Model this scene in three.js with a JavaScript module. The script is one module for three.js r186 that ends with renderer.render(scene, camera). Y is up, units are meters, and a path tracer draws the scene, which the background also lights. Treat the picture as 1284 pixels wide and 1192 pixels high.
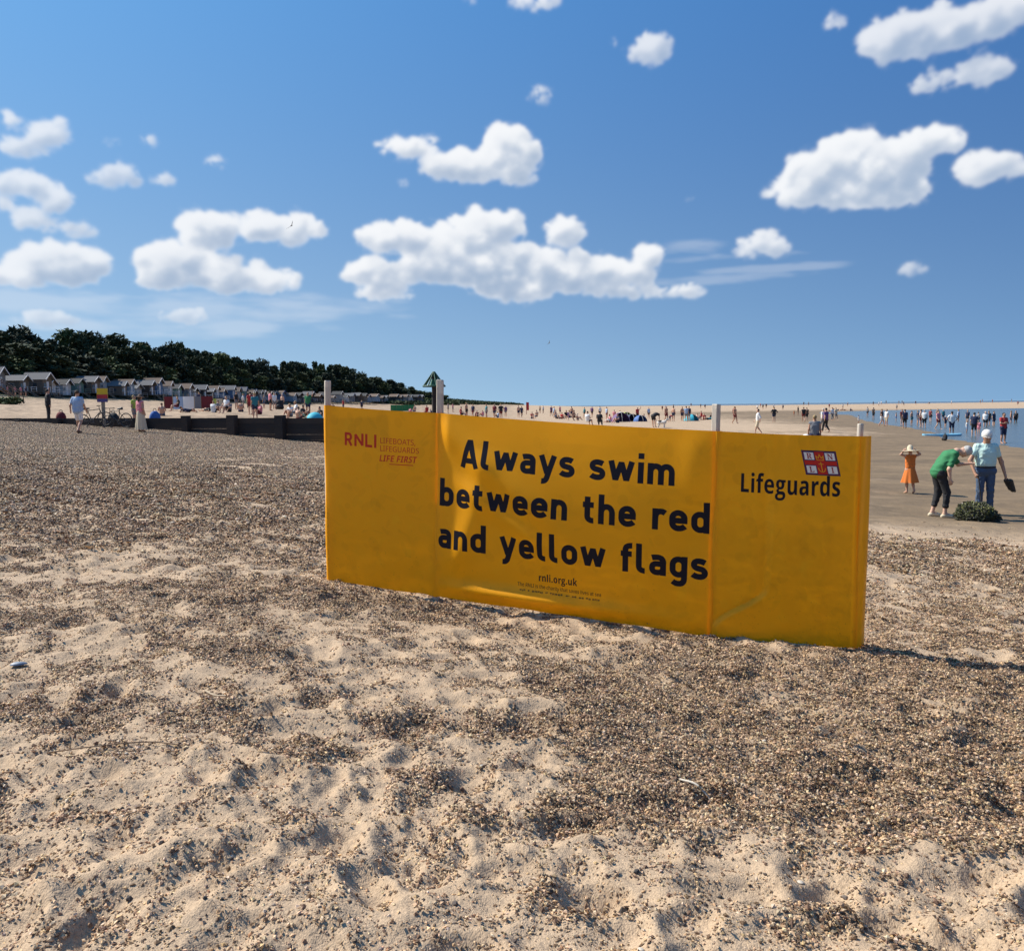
import * as THREE from 'three';
import { mergeGeometries } from 'three/addons/utils/BufferGeometryUtils.js';

// ---------------------------------------------------------------- camera, sky, sun, exposure
const EXPOSURE = 1.47;
const scene = new THREE.Scene();
const camera = new THREE.PerspectiveCamera(56.9, 1024 / 950, 0.05, 60000);
camera.position.set(0, 1.6, 0);
camera.rotation.order = 'YXZ';
camera.rotation.set(-0.07866, 0, -0.0117);
const renderer = new THREE.WebGLRenderer({ antialias: true });
renderer.setSize(1024, 950);
renderer.toneMapping = THREE.LinearToneMapping;
renderer.toneMappingExposure = EXPOSURE;
renderer.shadowMap.enabled = true;

const sunDir = new THREE.Vector3(-1, 0, -0.398).normalize().multiplyScalar(Math.cos(0.80)).setY(Math.sin(0.80));
const sun = new THREE.DirectionalLight(new THREE.Color(1, 0.93, 0.82), 4.6);
sun.position.copy(sunDir).multiplyScalar(120);
sun.castShadow = true;
Object.assign(sun.shadow.camera, { left: -60, right: 60, top: 60, bottom: -60, near: 1, far: 300 });
sun.shadow.mapSize.set(4096, 4096);
scene.add(sun, sun.target);

// ---------------------------------------------------------------- random numbers and noise
function rng(seed) {
  let s = seed | 0;
  return () => { s = (s + 0x6d2b79f5) | 0; let t = Math.imul(s ^ (s >>> 15), 1 | s); t = (t + Math.imul(t ^ (t >>> 7), 61 | t)) ^ t; return ((t ^ (t >>> 14)) >>> 0) / 4294967296; };
}
const clamp = (x, a = 0, b = 1) => (x < a ? a : x > b ? b : x);
const mix = (a, b, t) => a + (b - a) * t;
const sstep = (a, b, x) => { const t = clamp((x - a) / (b - a)); return t * t * (3 - 2 * t); };
const hash = (ix, iy) => { let h = Math.imul(ix, 374761393) + Math.imul(iy, 668265263); h = Math.imul(h ^ (h >>> 13), 1274126177); return ((h ^ (h >>> 16)) >>> 0) / 4294967296; };
function vnoise(x, y) {
  const ix = Math.floor(x), iy = Math.floor(y); let u = x - ix, v = y - iy;
  u = u * u * u * (u * (u * 6 - 15) + 10); v = v * v * v * (v * (v * 6 - 15) + 10);
  const a = hash(ix, iy), b = hash(ix + 1, iy), c = hash(ix, iy + 1), d = hash(ix + 1, iy + 1);
  return a + (b - a) * u + (c - a + (a - b - c + d) * u) * v;
}
function fbm(x, y, n = 5) { let s = 0, a = 0.5, t = 0; for (let i = 0; i < n; i++) { s += a * vnoise(x, y); t += a; a *= 0.5; const nx = x * 1.62 - y * 1.18 + 17.3; y = x * 1.18 + y * 1.62 + 5.1; x = nx; } return s / t; }

// ---------------------------------------------------------------- sky: clear air and fair-weather cumulus
// each cloud: [opacity, raggedness, [azimuth, elevation, half width, half height of each puff, in degrees]]
const CLOUDS = [[1,0.5,[-7.05,10.56,2.79,1.1,-2.48,10.72,2.56,1.51,-0.43,11.38,1.84,0.9,-4.04,9.11,3.07,1.51,-8.11,8.36,2.79,1.01,-8.13,7.22,2.29,0.61,-0.97,8.85,3.59,1.77,0.03,7.1,3.08,0.61,3.12,8.3,3.08,1.52,3.55,10.88,1.38,0.9,6.18,8.23,3.57,1.11,8.96,9.36,1.11,0.75,7.7,7.2,3.57,0.61,11.2,7.09,1.76,0.45]],[1,0.5,[0.14,15.84,1.83,1.56,-1.9,15.07,2.29,1.23,-3.93,14.84,2.03,0.83,0.63,14.36,1.53,0.64,-6.43,16.0,2.27,0.68,-6.82,13.92,0.45,0.29,-4.66,16.44,0.76,0.29]],[1,0.45,[20.99,14.1,2.14,1.47,19.21,13.61,2.16,1.4,22.76,13.27,2.35,1.46,17.85,12.61,1.84,1.04,21.91,12.03,2.93,0.93,24.28,12.02,0.84,0.82,25.06,14.49,2.07,0.89,26.08,14.7,0.91,0.53,16.08,12.66,0.44,0.29]],[0.95,0.5,[27.75,12.82,1.35,0.97,28.73,12.98,1.34,0.7,29.85,12.62,0.88,0.52]],[0.85,0.8,[23.88,20.14,2.85,1.3,25.94,20.2,2.49,1.19,27.92,20.23,2.22,1.04,29.07,20.38,1.32,0.82,22.18,20.2,1.4,0.87,27.6,17.78,1.7,0.77,25.19,17.68,1.46,0.61,19.75,21.44,0.71,0.48]],[0.8,0.8,[8.95,21.06,1.39,0.84,9.93,21.5,0.5,0.37,6.63,21.61,0.35,0.33]],[0.7,0.7,[1.95,18.86,0.81,0.48]],[0.85,0.6,[1.75,23.84,2.1,0.5,-2.25,24.03,0.6,0.37]],[0.9,0.6,[15.55,9.91,1.73,0.63,16.5,9.48,1.08,0.58,14.84,9.34,0.99,0.49]],[0.7,0.7,[24.25,7.72,0.94,0.42,11.32,12.73,0.45,0.2]],[0.8,0.7,[-27.04,15.21,1.26,0.78,-28.46,14.43,1.69,0.56,-26.4,15.89,0.45,0.44,-28.97,15.77,0.71,0.51]],[0.8,0.7,[-28.36,12.58,2.15,0.74,-26.8,11.89,1.0,0.8,-28.06,10.71,1.08,0.75,-26.26,10.34,1.92,0.5,-29.39,11.43,0.44,0.52]],[0.7,0.8,[-23.62,13.46,1.4,0.77,-24.68,13.15,0.69,0.36,-21.02,13.45,0.81,0.46,-18.14,14.58,0.58,0.47,-23.75,15.19,0.74,0.31,-21.8,15.54,0.47,0.45]],[0.9,0.55,[-26.98,8.19,2.83,1.22,-29.0,7.63,1.71,0.89,-25.32,8.5,1.3,0.92]],[0.95,0.55,[-18.65,10.68,2.03,1.14,-15.38,11.06,2.32,0.97,-13.22,10.9,1.79,0.98,-20.54,8.75,2.5,1.42,-17.36,8.17,2.55,1.16,-15.01,7.76,2.08,0.79,-21.47,7.78,1.53,0.76]],[0.65,0.6,[-19.99,5.63,2.32,0.58,-27.52,5.27,2.28,0.55]],[0.26,0.35,[-25.85,6.01,8.33,1.01,-15.53,6.3,9.42,1.28,-21.59,4.98,12.46,0.86]],[0.2,0.5,[16.04,8.32,5.92,0.34,13.15,9.09,5.99,0.3,12.18,7.78,6.53,0.4,11.19,9.76,3.01,0.69]]];
{
  const W = 4096, H = 2048, half = H / 2, D = 360 / W;
  const opac = new Float32Array(W * half);
  const r = rng(77), all = CLOUDS.slice();
  for (let k = 0; k < 60; k++) {                                     // the same weather goes on all round
    const az = 42 + r() * 276, el = 4 + 48 * r() * r(), s = 0.35 + 0.65 * r(), p = [], n = 5 + (r() * 6 | 0);
    for (let j = 0; j < n; j++) p.push(az + (r() - 0.5) * 11 * s, el + (r() - 0.3) * 2.6 * s, (1.4 + r() * 1.8) * s / Math.cos(el * 0.01745), (0.7 + r() * 1.0) * s);
    all.push([0.75 + 0.25 * r(), 0.6, p]);
  }
  const tone = new Float32Array(W * half);
  const blur = (src, w, h, n) => {
    const t = new Float32Array(w * h), o = new Float32Array(w * h);
    for (let y = 0; y < h; y++) { let s = 0; for (let x = -n; x < w; x++) { if (x + n < w) s += src[y * w + x + n]; if (x - n - 1 >= 0) s -= src[y * w + x - n - 1]; if (x >= 0) t[y * w + x] = s / (2 * n + 1); } }
    for (let x = 0; x < w; x++) { let s = 0; for (let y = -n; y < h; y++) { if (y + n < h) s += t[(y + n) * w + x]; if (y - n - 1 >= 0) s -= t[(y - n - 1) * w + x]; if (y >= 0) o[y * w + x] = s / (2 * n + 1); } }
    return o;
  };
  for (const [op, rag, p] of all) {
    const faint = op < 0.4;
    let a0 = 1e9, a1 = -1e9, e0 = 1e9, e1 = -1e9;
    for (let i = 0; i < p.length; i += 4) { a0 = Math.min(a0, p[i] - p[i + 2] * 1.6 - 1); a1 = Math.max(a1, p[i] + p[i + 2] * 1.6 + 1); e0 = Math.min(e0, p[i + 1] - p[i + 3] * 1.6 - 1); e1 = Math.max(e1, p[i + 1] + p[i + 3] * 1.6 + 1); }
    const c0 = Math.floor((a0 + 90) / D), r0 = Math.floor(e0 / D), w = Math.ceil((a1 - a0) / D), h = Math.ceil((e1 - e0) / D), Hh = new Float32Array(w * h);
    const squeeze = Math.cos((e0 + e1) / 2 * 0.01745);
    if (!faint) {
      const ball = (a, e, rr, z) => {                               // a puff of vapour, kept as its thickness towards us
        const x0 = Math.floor((a - rr / squeeze - a0) / D), x1 = Math.ceil((a + rr / squeeze - a0) / D), y0 = Math.floor((e - rr - e0) / D), y1 = Math.ceil((e + rr - e0) / D);
        for (let y = Math.max(0, y0); y <= Math.min(h - 1, y1); y++) for (let x = Math.max(0, x0); x <= Math.min(w - 1, x1); x++) {
          const dx = (a0 + x * D - a) * squeeze / rr, dy = (e0 + y * D - e) / rr, q = 1 - dx * dx - dy * dy;
          if (q > 0) { const v = Math.sqrt(q) * rr + z; if (v > Hh[y * w + x]) Hh[y * w + x] = v; }
        }
      };
      for (let i = 0; i < p.length; i += 4) {
        const rx = p[i + 2], ry = p[i + 3], n = Math.round(10 + 16 * Math.min(3, rx / ry));
        for (let k = 0; k < n; k++) {
          const t = r() * 6.283, q = Math.sqrt(r()) * 0.86, dx = Math.cos(t) * q, dy = Math.sin(t) * q * (Math.sin(t) < 0 ? 0.72 : 1), rr = ry * (0.20 + 0.34 * r()) * (1.12 - 0.5 * q);
          const a = p[i] + dx * rx, e = p[i + 1] + dy * ry, z = ry * 0.55 * (1 - q * q) * r();
          ball(a, e, rr, z);
          for (let m = 0; m < 5; m++) { const u = r() * 6.283, rs = rr * (0.28 + 0.3 * r()); ball(a + Math.cos(u) * rr * 0.9 / squeeze, e + Math.sin(u) * rr * (Math.sin(u) < 0 ? 0.6 : 0.9), rs, z + rr * 0.25 * r()); }
        }
      }
    }
    const soft = faint ? null : blur(blur(Hh, w, h, 1), w, h, 1), wide = faint ? null : blur(blur(Hh, w, h, 5), w, h, 4);
    const shade = new Float32Array(w * h), cover = new Float32Array(w * h);
    for (let y = 1; y < h - 1; y++) for (let x = 1; x < w - 1; x++) {
      const row = r0 + y, a = a0 + x * D, e = e0 + y * D;
      if (row < 4 || row >= half) continue;
      let al = 0, sh = 0;
      if (faint) {
        let d = -1; for (let k = 0; k < p.length; k += 4) d = Math.max(d, 1 - ((a - p[k]) / p[k + 2]) ** 2 - ((e - p[k + 1]) / p[k + 3]) ** 2);
        if (d <= -0.6) continue;
        al = op * sstep(0, 0.9, d * 0.8 + (fbm(a * 0.3, e * 1.6, 4) - 0.5) * 1.6);
      } else {
        const k = y * w + x, n = fbm(a * 1.2 + 7, e * 1.6 + 3, 4) - 0.5, n2 = fbm(a * 2.3 + n * 3 - 4, e * 3.1 + n * 2 + 13, 3) - 0.5, v = (soft[k] + wide[k] * 0.4 + 0.03) * (1 + (n * 2.0 + n2 * 2.1) * (0.2 + 1.0 * rag) * (1 - 0.8 * sstep(0.12, 0.4, wide[k]))) - 0.055 - 0.10 * rag * (0.5 - n2) * (1 - sstep(0.12, 0.4, wide[k]));
        if (v <= 0) continue;
        al = op * (1 - Math.exp(-v * v * (30 - 22 * rag) - v * 1.2));
        const gx = ((soft[k + 1] - soft[k - 1]) * 0.55 + (wide[k + 1] - wide[k - 1]) * 1.5) / (2 * D), gy = ((soft[k + w] - soft[k - w]) * 0.55 + (wide[k + w] - wide[k - w]) * 1.5) / (2 * D);
        const dot = (gx * 0.55 - gy * 0.80 + 0.30) / Math.sqrt(1 + gx * gx + gy * gy);
        let over = 0; for (let s = 1; s <= 6; s++) { const yy = y + Math.round(s * 3.4), xx = x - Math.round(s * 2); if (yy < h && xx >= 0) over += wide[yy * w + xx]; }
        sh = Math.max(0, 0.33 - dot * 0.72 + n * 0.9) * clamp(v * 3) * 0.8 + Math.max(0, over * 0.12 - 0.06) * (0.8 + n * 2.4 + n2);
        sh = (1 - Math.exp(-1.9 * Math.max(0, sh))) * clamp(v * 4);
      }
      shade[y * w + x] = sh; cover[y * w + x] = al;
    }
    const shadeB = blur(blur(shade, w, h, 1), w, h, 2), coverB = faint ? cover : blur(cover, w, h, 1);
    for (let y = 1; y < h - 1; y++) for (let x = 1; x < w - 1; x++) {
      const row = r0 + y, i = row * W + ((c0 + x) % W + W) % W, k = y * w + x, al = cover[k] * 0.45 + coverB[k] * 0.55;
      if (row >= 4 && row < half && al > opac[i]) { opac[i] = al; tone[i] = shade[k] * 0.35 + shadeB[k] * 0.65; }
    }
  }
  const data = new Float32Array(W * H * 4), sx = sunDir.x, sy = sunDir.y, sz = sunDir.z, DEG = 180 / Math.PI;
  for (let row = 0; row < H; row++) {
    const up = Math.max(((row + 0.5) / H - 0.5) * Math.PI, 0.001), y = Math.sin(up), cu = Math.cos(up), el = up * DEG, w = Math.exp(-el / 10.5);
    for (let col = 0; col < W; col++) {
      const o = (row * W + col) * 4, round = ((col + 0.5) / W - 0.5) * 2 * Math.PI;
      const g = clamp(Math.acos(clamp(Math.cos(round) * cu * sx + y * sy + Math.sin(round) * cu * sz, -1, 1)) * DEG, 18, 105);
      let R = mix(0.108 * Math.exp(-(g - 35) / 34), 0.49 * Math.exp(-(g - 57) / 50), w);
      let G = mix(0.385 * Math.exp(-(g - 35) / 47), 0.70 * Math.exp(-(g - 57) / 72), w);
      let B = mix(0.83 * Math.exp(-(g - 35) / 72), 0.86 * Math.exp(-(g - 57) / 135), w);
      if (row >= half) {
        const rr = row - half, i = rr * W + col, al = opac[i];
        if (al > 0.002) {
          const sh = tone[i];
          R = mix(R, mix(0.92, 0.34, sh), al); G = mix(G, mix(0.94, 0.45, sh), al); B = mix(B, mix(0.97, 0.62, sh), al);
        }
      }
      data[o] = R / EXPOSURE; data[o + 1] = G / EXPOSURE; data[o + 2] = B / EXPOSURE; data[o + 3] = 1;
    }
  }
  const sky = new THREE.DataTexture(data, W, H, THREE.RGBAFormat, THREE.FloatType);
  sky.mapping = THREE.EquirectangularReflectionMapping;
  sky.magFilter = THREE.LinearFilter;
  sky.needsUpdate = true;
  scene.background = sky;
  scene.environment = sky;
}

// ---------------------------------------------------------------- helpers
const taken = new Map();
const numbered = (name) => { const n = taken.get(name) ?? 0; taken.set(name, n + 1); return n ? `${name}_${String(n).padStart(3, '0')}` : name; };
function tag(o, label, category, group, kind) {
  if (label) o.userData.label = label;
  if (category) o.userData.category = category;
  if (group) o.userData.group = group;
  if (kind) o.userData.kind = kind;
  return o;
}
function thing(name, label, category, x = 0, y = 0, z = 0, turn = 0, group) {
  const o = new THREE.Group();
  o.name = numbered(name); o.position.set(x, y, z); o.rotation.y = turn;
  scene.add(o);
  return tag(o, label, category, group);
}
function part(name, geo, mat, parent) {
  const m = new THREE.Mesh(geo, mat);
  m.name = parent === scene ? numbered(name) : name;
  m.castShadow = m.receiveShadow = true;
  parent.add(m);
  return m;
}
const rgb = (r, g, b) => new THREE.Color().setRGB(r, g, b);
const mats = new Map();
function mat(r, g, b, rough = 0.85, extra) {
  const key = [r, g, b, rough, extra ? JSON.stringify(extra) : ''].join();
  if (!mats.has(key)) mats.set(key, new THREE.MeshPhysicalMaterial({ color: rgb(r, g, b), roughness: rough, side: THREE.DoubleSide, ...extra }));
  return mats.get(key);
}
function box(w, h, d, x = 0, y = 0, z = 0, rx = 0, ry = 0, rz = 0) {
  const g = new THREE.BoxGeometry(w, h, d);
  if (rx) g.rotateX(rx); if (ry) g.rotateY(ry); if (rz) g.rotateZ(rz);
  return g.translate(x, y, z);
}
const V = (x, y, z) => new THREE.Vector3(x, y, z);
function bar(a, b, r0, r1 = r0, seg = 8) {
  const A = V(...a), B = V(...b), g = new THREE.CylinderGeometry(r1, r0, A.distanceTo(B), seg);
  g.applyQuaternion(new THREE.Quaternion().setFromUnitVectors(V(0, 1, 0), B.clone().sub(A).normalize()));
  return g.translate((A.x + B.x) / 2, (A.y + B.y) / 2, (A.z + B.z) / 2);
}
const clean = (g) => { g = g.index ? g.toNonIndexed() : g; for (const k of Object.keys(g.attributes)) if (k !== 'position' && k !== 'normal') g.deleteAttribute(k); return g; };
const merge = (list) => mergeGeometries(list.map(clean));
const at = (px, depth) => (px - 642) / 1100 * depth;               // x of a thing seen that far across the view at a depth in metres

// ---------------------------------------------------------------- the lie of the land: survey points [x, depth, height]
const SURVEY = [[0, 0.5, 0.08], [-2, 0.5, 0.15], [2, 0.5, 0], [0, 2.35, 0.08], [-1, 2.3, 0.12], [1.05, 2.4, 0.03], [-1.5, 7, 0.215], [-0.63, 6.65, 0.15], [1.34, 5.9, 0.01], [2.24, 5.7, -0.025], [3.4, 5.5, -0.1],
  [-2.8, 4.6, 0.2], [-4.5, 7, 0.32], [-6, 10, 0.45], [-1, 10, 0.12], [4, 9, -0.25], [6, 10, -0.42], [-17.7, 36, 0.71], [-26.75, 46, 1.17], [-21.85, 44.5, 0.9], [-16.6, 42.5, 0.61], [-12.7, 41, 0.35], [-8.4, 40, 0.01],
  [-10, 20, 0.62], [-4, 20, 0.15], [0, 20, -0.2], [3, 25, -0.45], [-3, 38, -0.3], [0, 40, -0.5], [10.7, 19.3, -0.78], [9.6, 18.4, -0.75], [9.8, 21.5, -0.72], [7, 16, -0.6], [7.5, 13, -0.55], [5.5, 12, -0.38], [12, 14, -0.75],
  [13, 38, -0.7], [22, 64, -0.45], [17.4, 62, -0.5], [11.4, 70, -0.2], [7, 75, -0.1], [26.8, 46, -0.85], [28.7, 58.6, -0.85], [42.9, 103, -0.85], [66, 171, -0.85], [40, 50, -1.15], [45, 70, -1.2], [60, 100, -1.3], [90, 150, -1.4],
  [130, 220, -1.3], [20, 34, -0.78], [80, 232, -0.8], [120, 265, -0.85], [160, 275, -0.85], [110, 380, 0.55], [170, 420, 0.7], [240, 440, 0.75], [300, 450, 0.6], [150, 800, -2.5], [300, 700, -2.5], [400, 600, -2], [300, 1500, -3],
  [40, 150, -0.6], [35, 260, -0.4], [60, 400, 0.6], [30, 500, 0.9], [90, 600, 0.8], [60, 900, 0.9], [0, 300, 0.3], [0, 120, 0], [10, 180, -0.1], [0, 600, 1.5], [0, 900, 2], [-20, 60, 1.25], [-40, 70, 1.55], [-10, 55, 0.5],
  [-20, 90, 1.4], [-45, 110, 2.2], [-65, 140, 3], [-85, 150, 4], [-92, 180, 4.4], [-91, 250, 3.9], [-92, 337, 3.4], [-66, 420, 3.2], [-40, 200, 1.6], [-60, 300, 2.4], [-30, 300, 1.6], [-30, 450, 2.6], [-115, 180, 8], [-115, 260, 8],
  [-115, 350, 8], [-90, 460, 8], [-60, 520, 5.5], [-40, 600, 5.8], [-14, 700, 3.9], [25, 700, 1.9], [-200, 200, 9], [-200, 500, 9], [-120, 150, 7], [-120, 100, 7], [-60, 80, 2.7], [-40, 40, 2.1], [-100, 60, 6], [0, 4000, -1], [-800, 2500, 4], [900, 2500, -3]];
const toUV = (x, d) => [clamp(Math.atan2(x, d), -1.15, 1.15) * 2.2, Math.log(Math.hypot(x, d) + 0.6)];
const tps = (() => {                                                // thin-plate spline through the survey points
  const n = SURVEY.length, P = SURVEY.map(([x, d]) => toUV(x, d)), N = n + 3, A = [];
  const U = (r2) => (r2 < 1e-12 ? 0 : 0.5 * r2 * Math.log(r2));
  for (let i = 0; i < N; i++) {
    const row = new Float64Array(N + 1);
    if (i < n) { for (let j = 0; j < n; j++) row[j] = U((P[i][0] - P[j][0]) ** 2 + (P[i][1] - P[j][1]) ** 2) + (i === j ? 0.004 : 0); row[n] = 1; row[n + 1] = P[i][0]; row[n + 2] = P[i][1]; row[N] = SURVEY[i][2]; }
    else for (let j = 0; j < n; j++) row[j] = i === n ? 1 : P[j][i - n - 1];
    A.push(row);
  }
  for (let c = 0; c < N; c++) {
    let p = c; for (let i = c + 1; i < N; i++) if (Math.abs(A[i][c]) > Math.abs(A[p][c])) p = i;
    [A[c], A[p]] = [A[p], A[c]];
    for (let i = 0; i < N; i++) if (i !== c && A[i][c]) { const f = A[i][c] / A[c][c]; for (let j = c; j <= N; j++) A[i][j] -= f * A[c][j]; }
  }
  const w = A.map((row, i) => row[N] / row[i]);
  return (x, d) => { const [u, v] = toUV(x, d); let s = w[n] + w[n + 1] * u + w[n + 2] * v; for (let i = 0; i < n; i++) { const a = u - P[i][0], b = v - P[i][1]; s += w[i] * U(a * a + b * b); } return s; };
})();

// dents left by feet: [x, depth, cos, sin, half length, half width, depth of dent]
const dents = new Map(), CELL = 0.5;
{
  const r = rng(5);
  for (let k = 0; k < 2600; k++) {
    const d = 1.2 + 15 * r() ** 1.25, x = (r() * 2 - 1) * (0.7 * d + 0.8), a = (r() < 0.6 ? 0.35 : 1.9) + (r() - 0.5) * 1.4, L = 0.1 + 0.07 * r(), q = [x, d, Math.cos(a), Math.sin(a), L, L * (0.45 + 0.35 * r()), 0.010 + 0.022 * r() * r()];
    for (let i = -1; i <= 1; i++) for (let j = -1; j <= 1; j++) { const key = `${Math.floor(x / CELL) + i},${Math.floor(d / CELL) + j}`; if (!dents.has(key)) dents.set(key, []); dents.get(key).push(q); }
  }
}
function clod(x, d) {                                                // trodden, crumbled sand
  const patch = sstep(0.42, 0.62, fbm(x * 1.7 + 40, d * 1.7 + 9, 3)), c = vnoise(x * 27 + 5, d * 27);
  return patch * (0.016 * c * c * c + 0.010 * (fbm(x * 16, d * 16 + 3, 3) - 0.5) - 0.004);
}
function relief(x, d) {
  const r = Math.hypot(x, d), near = 1 - sstep(10, 30, r);
  let h = (fbm(x * 0.5 + 3, d * 0.5, 3) - 0.5) * 0.14 * (1 - sstep(14, 34, r) * 0.75) * sstep(0.5, 3, r);
  if (near > 0) {
    h += near * ((fbm(x * 2.3, d * 2.3 + 9, 3) - 0.5) * 0.05 + (fbm(x * 9 + 4, d * 9, 3) - 0.5) * 0.03 + clod(x, d));
    const cov = cover(x, d);
    h += near * cov * (vnoise(x * 45, d * 45) - 0.5) * 0.012 * (1 - sstep(4, 9, r)) + near * cov * (vnoise(x * 21 + 3, d * 21) - 0.5) * 0.012;
    const list = dents.get(`${Math.floor(x / CELL)},${Math.floor(d / CELL)}`);
    if (list) for (const [px, pd, c, s, L, Wd, dep] of list) {
      const ex = x - px, ed = d - pd, a = (ex * c + ed * s) / L, b = (-ex * s + ed * c) / Wd, q = a * a + b * b;
      if (q < 5) { const t = Math.sqrt(q) - 1.32; h += dep * (-Math.exp(-q * q * 0.8) + 0.42 * Math.exp(-t * t * 9)); }
    }
  }
  return h;
}
// how much of the sand is covered with shingle and broken shell, 0 to 1
function cover(x, d) {
  const r = Math.hypot(x, d);
  const big = fbm(x * 0.55 + 11, d * 0.9 + 2, 3), mid = fbm(x * 2.1 + 5, d * 3.0 + 7, 4);
  let base = mix(0.2, 0.50, sstep(2.6, 3.4, d + 0.22 * x)) + 0.34 * sstep(-0.4, 0.9, x) * sstep(2.75, 3.3, d) * (1 - sstep(4.6, 6.2, d)) - 0.08 * sstep(0.2, -1.2, x) * (1 - sstep(5, 8, d));
  base += 0.30 * sstep(9, 14, d) * sstep(2, -3, x);
  base -= 0.45 * sstep(2.5, 6, x) * sstep(11, 15, d) + 0.4 * sstep(5, 9, x) * sstep(16, 18, d);
  const bx = (x + 6.3) / 3.2, bd = (d - 27) / 10;
  base -= 0.4 * Math.exp(-(bx * bx + bd * bd));
  base -= 0.2 * sstep(46, 60, d);
  const fine = r < 14 ? fbm(x * 7 + 2, d * 8 + 5, 3) : 0.5;
  return clamp((base + (big - 0.5) * 0.5 + (mid - 0.5) * 0.95 + (fine - 0.5) * 0.85 - 0.30) * 1.75);
}
const groundY = (x, z) => tps(x, -z) + relief(x, -z);

function grainTexture(size, seed, paint) {
  const data = new Uint8Array(size * size * 4), r = rng(seed), v = paint(size, r);
  for (let i = 0; i < size * size; i++) { const k = clamp(v[i]) * 255; data[i * 4] = data[i * 4 + 1] = data[i * 4 + 2] = k; data[i * 4 + 3] = 255; }
  const t = new THREE.DataTexture(data, size, size);
  t.wrapS = t.wrapT = THREE.RepeatWrapping; t.magFilter = t.minFilter = THREE.LinearFilter; t.needsUpdate = true;
  return t;
}
function tileNoise(size, cells, seed) {                            // value noise that wraps
  const g = new Float32Array(cells * cells), r = rng(seed), out = new Float32Array(size * size);
  for (let i = 0; i < g.length; i++) g[i] = r();
  for (let y = 0; y < size; y++) for (let x = 0; x < size; x++) {
    const fx = x / size * cells, fy = y / size * cells, ix = Math.floor(fx), iy = Math.floor(fy), jx = (ix + 1) % cells, jy = (iy + 1) % cells;
    let u = fx - ix, v = fy - iy; u = u * u * (3 - 2 * u); v = v * v * (3 - 2 * v);
    out[y * size + x] = mix(mix(g[iy * cells + ix], g[iy * cells + jx], u), mix(g[jy * cells + ix], g[jy * cells + jx], u), v);
  }
  return out;
}
const sandColour = grainTexture(1024, 3, (n, r) => {
  const a = tileNoise(n, 512, 4), b = tileNoise(n, 170, 5), c = tileNoise(n, 40, 6), v = new Float32Array(n * n);
  for (let i = 0; i < v.length; i++) { v[i] = 0.80 + (a[i] - 0.5) * 0.42 + (b[i] - 0.5) * 0.16 + (c[i] - 0.5) * 0.1 + (r() - 0.5) * 0.22; if (r() < 0.008) v[i] *= 0.35 + 0.3 * r(); }
  return v;
});
sandColour.colorSpace = THREE.NoColorSpace;
const sandBump = grainTexture(1024, 8, (n, r) => {
  const a = tileNoise(n, 400, 14), b = tileNoise(n, 120, 15), c = tileNoise(n, 45, 16), v = new Float32Array(n * n);
  for (let i = 0; i < v.length; i++) v[i] = 0.15 + a[i] * 0.28 + b[i] * 0.3 + c[i] * 0.25 + (r() - 0.5) * 0.08;
  return v;
});

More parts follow.
